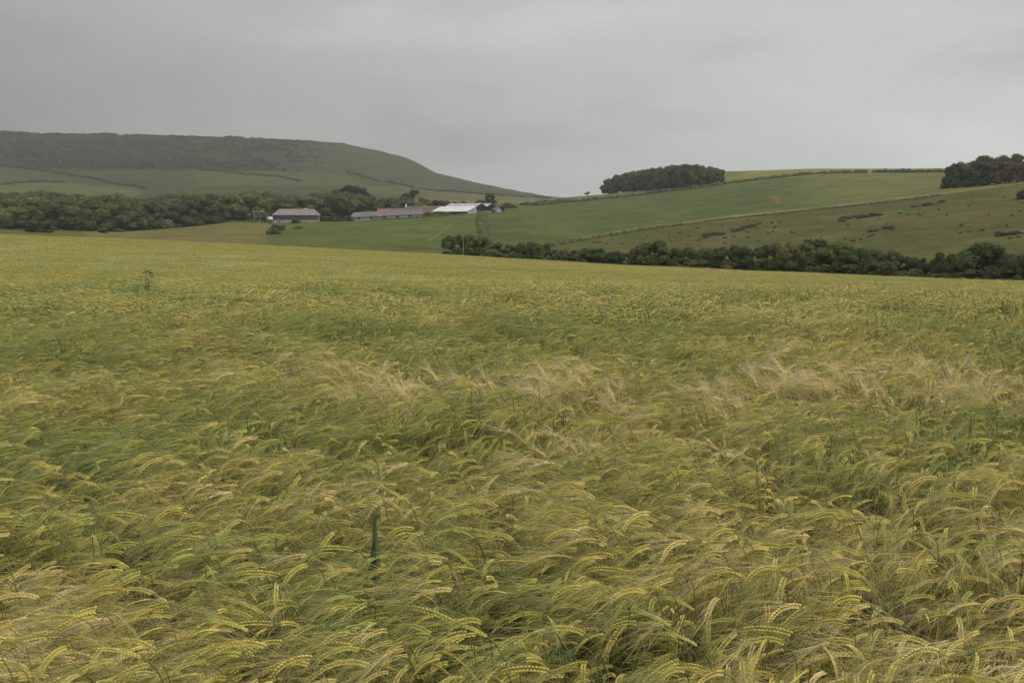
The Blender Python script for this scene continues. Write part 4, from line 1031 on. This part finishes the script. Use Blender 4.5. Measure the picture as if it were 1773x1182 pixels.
# worn path across the green slope
pp = [(824, 373), (812, 377), (798, 381), (785, 388), (772, 396), (760, 405), (750, 412), (741, 418)]
w = [hit(a, b_, 300) for a, b_ in pp]; g = Geo(); V = []
for i, p_ in enumerate(w):
    d = (w[min(i+1, len(w)-1)] - w[max(i-1, 0)]).normalized(); s_ = Vector((-d.y, d.x, 0)) * .3
    for q in (p_ - s_, p_ + s_): V.append((q.x, q.y, ground_z(q.x, q.y) + .06))
g.add(V, [(2*i, 2*i+1, 2*i+3, 2*i+2) for i in range(len(w)-1)]); tag(link('footpath', g.mesh('footpath', M_PATH)), kind='structure')

# ------------------------------------------------------------------ odd plants standing in the barley
M_BLADE = simple('blue_green_blade', (.13, .165, .085), (.065, .095, .045), 30, .6, 0, (1, 1, .15))
M_BLADED = simple('dark_blade', (.03, .075, .03), (.022, .05, .022), 30, .6)
def blade_mesh(g, base, tip, w, fold, n=12, curve=(0, 0, 0)):
    base, tip, cv = np.array(base), np.array(tip), np.array(curve); V = []
    for i in range(n + 1):
        u = i / n; c = base + (tip - base) * u + cv * 4 * u * (1 - u); ww = w * min(1, u * 3 + .5) * (1 - u ** 3.0) + .0004
        V += [c + np.array([-ww, fold * ww, 0]), c, c + np.array([ww, fold * ww * .8, 0])]
    g.add(V, sum([[(3*i, 3*i+1, 3*i+4, 3*i+3), (3*i+1, 3*i+2, 3*i+5, 3*i+4)] for i in range(n)], []))
def tallgrass(px, D, ztop, w, label):
    s_, _ = ratio(px, 950); o = empty('tall_grass', (float(s_) * D, D, 0)); tag(o, label, 'grass plant')
    part(o, 'stem', M_STEM, lambda g: g.tube([(0,0,0),(.002,0,.4),(0,0,ztop-.14)], [.003,.0025,.002], 6), True)
    part(o, 'upright_blade', M_BLADE, lambda g: blade_mesh(g, (.002, 0, ztop-.17), (-.004, .01, ztop), w, .5, curve=(.002, 0, 0)))
    part(o, 'flag_leaf', M_BLADED, lambda g: blade_mesh(g, (-.004, -.008, ztop-.19), (.001, -.004, ztop-.075), w * 1.1, .4, curve=(-.004, 0, 0)))
    def bris(g):
        r_ = np.random.default_rng(4)
        for i in range(46):
            u = r_.random(); c_ = np.array([r_.normal(0, w*.35), 0, ztop - .10 + .08 * u]); e_ = c_ + np.array([r_.normal(0, .006), r_.normal(0, .004), r_.uniform(.03, .06)])
            g.add([c_ - [.0005, 0, 0], c_ + [.0005, 0, 0], e_], [(0, 1, 2, 2)])
    part(o, 'bristles', M_BLADE, bris)
tallgrass(649, 2.75, .905, .0095, 'single upright blue green blade with dark leaf, tallest plant left of the middle foreground')
tallgrass(1368, 3.85, .84, .010, 'dark upright grass blade among the ears right of the middle')
# dark leafy weed at the crest of the near field
c = at(247, 13.3); c.z += .14; wd = empty('dock_weed', c, .4); tag(wd, 'dark green leafy weed sticking up out of the barley on the left', 'weed')
M_WEED = simple('weed_leaf', (.035, .065, .02), (.02, .042, .014), 8, .7)
part(wd, 'stem', M_STEM, lambda g: (g.tube([(0,0,0),(.01,0,.5),(0,0,.93)], [.008,.006,.003], 6), g.tube([(0,0,.62),(-.06,0,.8)], [.004,.002], 5), g.tube([(0,0,.66),(.07,0,.8)], [.004,.002], 5)), True)
r_ = np.random.default_rng(9)
for i in range(26):
    z = .60 + .30 * r_.random(); a_ = r_.uniform(0, 6.28); rr_ = .09 * (1 - (z - .6) / .42) + .01; o_ = np.array([math.cos(a_) * rr_, math.sin(a_) * rr_, z]); d_ = np.array([math.cos(a_), math.sin(a_), .3])
    def lf(g):
        s2 = np.array([-math.sin(a_), math.cos(a_), .2]); ln = .07
        V = []
        for q in range(5):
            u = q / 4; ww = .027 * math.sin(math.pi * (u * .9 + .08)); cpt = o_ + d_ * ln * u - np.array([0, 0, .03 * u * u]); V += [cpt - s2 * ww, cpt + s2 * ww]
        g.add(V, [(2*q, 2*q+1, 2*q+3, 2*q+2) for q in range(4)])
    part(wd, 'leaf', M_WEED, lf)

# ------------------------------------------------------------------ haze
g = Geo(); zlo = float(TZ.min()) - 3; g.box((-16500, -60, min(zlo, -40)), (16500, 12300, float(TZ.max()) + 14))
mh = bpy.data.materials.new('haze'); mh.use_nodes = True; t = mh.node_tree; t.nodes.clear()
pv = N(t, 'ShaderNodeVolumePrincipled'); pv.inputs['Color'].default_value = (.80, .83, .82, 1); pv.inputs['Density'].default_value = HAZE if 'HAZE' in globals() else .00012
pv.inputs['Anisotropy'].default_value = .2
L(t, pv.outputs[0], N(t, 'ShaderNodeOutputMaterial').inputs['Volume'])
tag(link('haze', g.mesh('haze', mh)), 'thin grey haze over the far hill', 'haze', kind='stuff')
print('trees in the wood', nwood)
